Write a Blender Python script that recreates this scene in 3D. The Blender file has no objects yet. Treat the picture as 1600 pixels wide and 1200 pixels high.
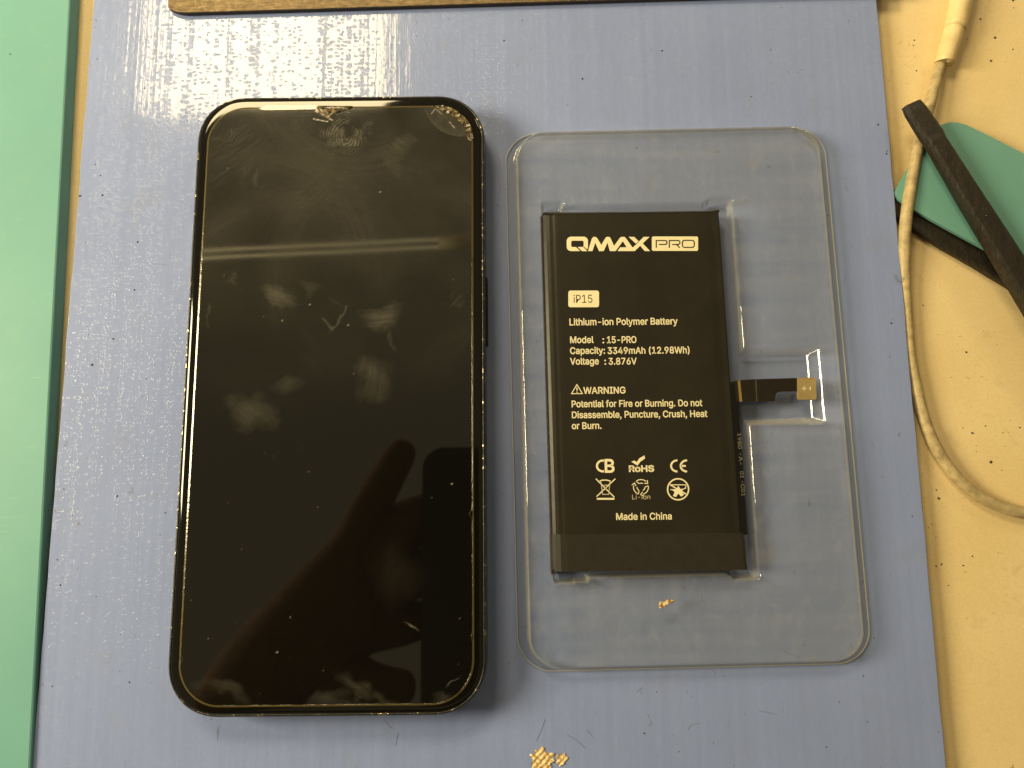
import bpy, bmesh, math, random, json
import numpy as np
from mathutils import Vector, Matrix, noise as mnoise
random.seed(7); np.random.seed(7)
R = math.radians
sc = bpy.context.scene
COL = sc.collection
MM = 0.001   # everything below is written in millimetres

# ------------------------------------------------------------------ camera
F_PX, TILT, YAW, DIST = 1150.0, 8.43, -0.55, 182.3
_Rm = Matrix.Rotation(R(YAW), 3, 'Z') @ Matrix.Rotation(R(TILT), 3, 'X')
CAM = _Rm @ Vector((0, 0, DIST))                      # mm, above the sheet
cd = bpy.data.cameras.new('camera'); cam = bpy.data.objects.new('camera', cd); COL.objects.link(cam)
cam.location = CAM * MM
cam.rotation_euler = _Rm.to_euler()
cd.sensor_width = 36.0; cd.lens = F_PX / 1600 * 36
cd.clip_start = 0.005; cd.clip_end = 20
cd.dof.use_dof = True; cd.dof.focus_distance = 0.176; cd.dof.aperture_fstop = 30.0
sc.camera = cam

def at(px, py, z=0.0):
    """the point (mm) at height z that the photograph shows at pixel px, py (1600 wide)"""
    v = _Rm @ Vector(((px - 800) / F_PX, -(py - 600) / F_PX, -1.0))
    return CAM + v * ((z - CAM.z) / v.z)

# ------------------------------------------------------------------ light
w = bpy.data.worlds.new('World'); sc.world = w; w.use_nodes = True
nt = w.node_tree; bg = nt.nodes['Background']
bg.inputs[0].default_value = (0.62, 0.50, 0.28, 1); bg.inputs[1].default_value = 0.34

def area(name, loc, sx, sy, power, col, aim=None):
    l = bpy.data.lights.new(name, 'AREA'); l.shape = 'RECTANGLE'; l.size = sx * MM; l.size_y = sy * MM
    l.energy = power; l.color = col
    o = bpy.data.objects.new(name, l); COL.objects.link(o); o.location = Vector(loc) * MM
    if aim is not None:
        o.rotation_euler = (Vector(aim) - Vector(loc)).to_track_quat('-Z', 'Y').to_euler()
    return o
WARM = (1.0, 0.80, 0.45)
area('bench_lamp', (-222, 410, 450), 220, 184, 3.2, WARM)
area('window_lamp', (-640, 70, 370), 220, 260, 8.5, (1.0, 0.85, 0.52), (-90, 0, 0))
area('side_lamp', (520, 760, 560), 160, 160, 1.3, WARM, (60, 100, 0))

sc.view_settings.view_transform = 'Standard'; sc.view_settings.look = 'None'
sc.view_settings.exposure = -0.07; sc.view_settings.gamma = 1.0
sc.cycles.max_bounces = 12; sc.cycles.transparent_max_bounces = 24
sc.cycles.glossy_bounces = 6; sc.cycles.transmission_bounces = 8
sc.cycles.sample_clamp_indirect = 6.0

# ------------------------------------------------------------------ node helpers
class NT:
    def __init__(s, name):
        s.m = bpy.data.materials.new(name); s.m.use_nodes = True
        s.t = s.m.node_tree; s.n = s.t.nodes; s.p = s.n['Principled BSDF']; s.out = s.n['Material Output']
        s.tc = s.n.new('ShaderNodeTexCoord')
    def link(s, a, b): s.t.links.new(a, b)
    def obj(s, scale=(1, 1, 1), loc=(0, 0, 0), rot=(0, 0, 0)):
        m = s.n.new('ShaderNodeMapping'); s.link(s.tc.outputs['Object'], m.inputs[0])
        m.inputs['Scale'].default_value = [1000 * k for k in scale]     # object units become mm
        m.inputs['Location'].default_value = loc; m.inputs['Rotation'].default_value = rot
        return m.outputs[0]
    def noise(s, vec, scale=1.0, detail=3, rough=0.55, dist=0.0):
        n = s.n.new('ShaderNodeTexNoise'); s.link(vec, n.inputs['Vector'])
        n.inputs['Scale'].default_value = scale; n.inputs['Detail'].default_value = detail
        n.inputs['Roughness'].default_value = rough; n.inputs['Distortion'].default_value = dist
        return n.outputs['Fac']
    def voro(s, vec, scale=1.0, feature='F1', out='Distance', rnd=1.0):
        n = s.n.new('ShaderNodeTexVoronoi'); n.feature = feature; s.link(vec, n.inputs['Vector'])
        n.inputs['Scale'].default_value = scale; n.inputs['Randomness'].default_value = rnd
        return n.outputs[out]
    def ramp(s, fac, stops, interp='LINEAR'):
        n = s.n.new('ShaderNodeValToRGB'); n.color_ramp.interpolation = interp
        e = n.color_ramp.elements
        while len(e) < len(stops): e.new(0.5)
        for k, (p, c) in enumerate(stops):
            e[k].position = p; c = (c, c, c) if isinstance(c, (int, float)) else c
            e[k].color = (*c, 1)
        s.link(fac, n.inputs[0]); return n.outputs[0]
    def math(s, op, a, b=0.0, c=None, clamp=False):
        n = s.n.new('ShaderNodeMath'); n.operation = op; n.use_clamp = clamp
        for k, v in enumerate((a, b) if c is None else (a, b, c)):
            if isinstance(v, (int, float)): n.inputs[k].default_value = v
            else: s.link(v, n.inputs[k])
        return n.outputs[0]
    def mix(s, fac, a, b, mode='MIX'):
        n = s.n.new('ShaderNodeMix'); n.data_type = 'RGBA'; n.blend_type = mode
        for k, v in ((0, fac), (6, a), (7, b)):
            if isinstance(v, (int, float)) : n.inputs[k].default_value = v if k == 0 else (v, v, v, 1)
            elif isinstance(v, tuple): n.inputs[k].default_value = (*v, 1)
            else: s.link(v, n.inputs[k])
        return n.outputs[2]
    def bump(s, h, strength=0.3, dist=0.1, normal=None):
        n = s.n.new('ShaderNodeBump'); n.inputs['Strength'].default_value = strength
        n.inputs['Distance'].default_value = dist * MM; s.link(h, n.inputs['Height'])
        if normal is not None: s.link(normal, n.inputs['Normal'])
        return n.outputs[0]
    def set(s, **k):
        for a, v in k.items():
            i = s.p.inputs[a.replace('_', ' ')]
            if isinstance(v, (int, float)): i.default_value = v
            elif isinstance(v, tuple): i.default_value = (*v, 1) if len(v) == 3 else v
            else: s.link(v, i)
        return s

def simple(name, col, rough=0.5, metal=0.0, spec=0.5, bump=None, var=0.12, vs=0.4):
    t = NT(name); v = t.obj()
    n = t.noise(v, vs, 4)
    c = t.mix(t.ramp(n, [(0.3, 0), (0.7, 1)]), tuple(x * (1 - var) for x in col), tuple(min(1, x * (1 + var)) for x in col))
    t.set(Base_Color=c, Roughness=rough, Metallic=metal, Specular_IOR_Level=spec)
    if bump: t.set(Normal=t.bump(t.noise(v, bump[0], 4), bump[1], bump[2]))
    return t.m

# ------------------------------------------------------------------ mesh helpers (coordinates in mm)
def mesh_obj(name, V, Fc, mat, parent=None, smooth=False, mats=None):
    me = bpy.data.meshes.new(name)
    me.from_pydata([tuple(c * MM for c in v) for v in V], [], Fc)
    me.update()
    o = bpy.data.objects.new(name, me); COL.objects.link(o)
    if mat is not None: me.materials.append(mat)
    if smooth: me.polygons.foreach_set('use_smooth', [True] * len(me.polygons))
    if parent is not None: o.parent = parent
    return o
def bm_obj(name, bm, mat, parent=None, smooth=False):
    me = bpy.data.meshes.new(name); bmesh.ops.recalc_face_normals(bm, faces=bm.faces)
    bmesh.ops.scale(bm, vec=(MM, MM, MM), verts=bm.verts)
    bm.to_mesh(me); bm.free()
    o = bpy.data.objects.new(name, me); COL.objects.link(o); me.materials.append(mat)
    if smooth: me.polygons.foreach_set('use_smooth', [True] * len(me.polygons))
    if parent is not None: o.parent = parent
    return o
def tag(o, label=None, cat=None, group=None, kind=None):
    if label: o['label'] = label
    if cat: o['category'] = cat
    if group: o['group'] = group
    if kind: o['kind'] = kind
    return o
def empty(name, loc=(0, 0, 0)):
    o = bpy.data.objects.new(name, None); COL.objects.link(o); o.empty_display_size = 0.01
    return o
def rrect(cx, cy, w, h, r, n=10, e=2.0):
    """rounded rectangle outline, counter-clockwise; e>2 gives a squarer superellipse corner"""
    P = []
    for qx, qy, a0 in ((1, 1, 0), (-1, 1, 90), (-1, -1, 180), (1, -1, 270)):
        for k in range(n + 1):
            a = R(a0 + 90 * k / n); c, s_ = math.cos(a), math.sin(a)
            x = math.copysign(abs(c) ** (2 / e), c); y = math.copysign(abs(s_) ** (2 / e), s_)
            P.append((cx + qx * (w / 2 - r) + r * x, cy + qy * (h / 2 - r) + r * y))
    return P
def loft(rings, cap0=True, cap1=True):
    V, Fc = [], []; n = len(rings[0])
    for r_ in rings: V += r_
    for k in range(len(rings) - 1):
        for i in range(n):
            j = (i + 1) % n
            Fc.append((k * n + i, k * n + j, (k + 1) * n + j, (k + 1) * n + i))
    if cap0: Fc.append(tuple(reversed(range(n))))
    if cap1: Fc.append(tuple((len(rings) - 1) * n + i for i in range(n)))
    return V, Fc
def prism(pts, z0, z1, bevel=0.0):
    """closed outline (ccw) extruded from z0 to z1 with a small top chamfer"""
    def off(d):
        n = len(pts); out = []
        for i in range(n):
            a, b, c = Vector(pts[i - 1]), Vector(pts[i]), Vector(pts[(i + 1) % n])
            e1, e2 = (b - a).normalized(), (c - b).normalized()
            n1, n2 = Vector((-e1.y, e1.x)), Vector((-e2.y, e2.x))
            m = (n1 + n2); m = m.normalized() if m.length > 1e-6 else n1
            k = max(0.4, m.dot(n1)); out.append(tuple(b + m * (d / k)))
        return out
    rings = [[(x, y, z0) for x, y in pts]]
    if bevel > 0:
        rings.append([(x, y, z1 - bevel) for x, y in pts])
        rings.append([(x, y, z1 - bevel * 0.3) for x, y in off(bevel * 0.3)])
        rings.append([(x, y, z1) for x, y in off(bevel)])
    else: rings.append([(x, y, z1) for x, y in pts])
    return loft(rings)
def tube(path, rad, n=14, squash=1.0):
    """swept tube; path of (x,y,z), rad number or list"""
    V, Fc = [], []; m = len(path)
    for k in range(m):
        a = Vector(path[max(0, k - 1)]); b = Vector(path[min(m - 1, k + 1)]); t = (b - a).normalized()
        up = Vector((0, 0, 1)); s_ = t.cross(up).normalized(); u = s_.cross(t).normalized()
        r_ = rad[k] if isinstance(rad, (list, tuple)) else rad
        for i in range(n):
            an = 2 * math.pi * i / n
            p = Vector(path[k]) + s_ * (math.cos(an) * r_) + u * (math.sin(an) * r_ * squash)
            V.append(tuple(p))
    for k in range(m - 1):
        for i in range(n):
            j = (i + 1) % n
            Fc.append((k * n + i, k * n + j, (k + 1) * n + j, (k + 1) * n + i))
    Fc.append(tuple(reversed(range(n)))); Fc.append(tuple((m - 1) * n + i for i in range(n)))
    return V, Fc
def catmull(P, k=8):
    out = []; P = [Vector(p) for p in P]; Q = [2 * P[0] - P[1]] + P + [2 * P[-1] - P[-2]]
    for i in range(1, len(Q) - 2):
        for j in range(k):
            t = j / k; a, b, c, d = Q[i - 1], Q[i], Q[i + 1], Q[i + 2]
            out.append(0.5 * ((2 * b) + (c - a) * t + (2 * a - 5 * b + 4 * c - d) * t * t + (3 * b - 3 * c + d - a) * t ** 3))
    out.append(P[-1]); return out

# ------------------------------------------------------------------ numpy noise for worn / smudged surfaces
def vnoise(x, y, seed=0):
    rs = np.random.RandomState(seed); T = rs.rand(256, 256)
    xi, yi = np.floor(x).astype(int), np.floor(y).astype(int); fx, fy = x - xi, y - yi
    fx = fx * fx * (3 - 2 * fx); fy = fy * fy * (3 - 2 * fy)
    g = lambda a, b: T[a & 255, b & 255]
    return (g(xi, yi) * (1 - fx) + g(xi + 1, yi) * fx) * (1 - fy) + (g(xi, yi + 1) * (1 - fx) + g(xi + 1, yi + 1) * fx) * fy
def fbm(x, y, seed=0, o=4):
    s, a, t = 0, 0.5, 0
    for k in range(o):
        s = s + a * vnoise(x * 2 ** k + 17.3 * k, y * 2 ** k + 9.1 * k, seed + k); t += a; a *= 0.5
    return s / t
def sstep(a, b, x):
    t = np.clip((x - a) / (b - a), 0, 1); return t * t * (3 - 2 * t)
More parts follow.
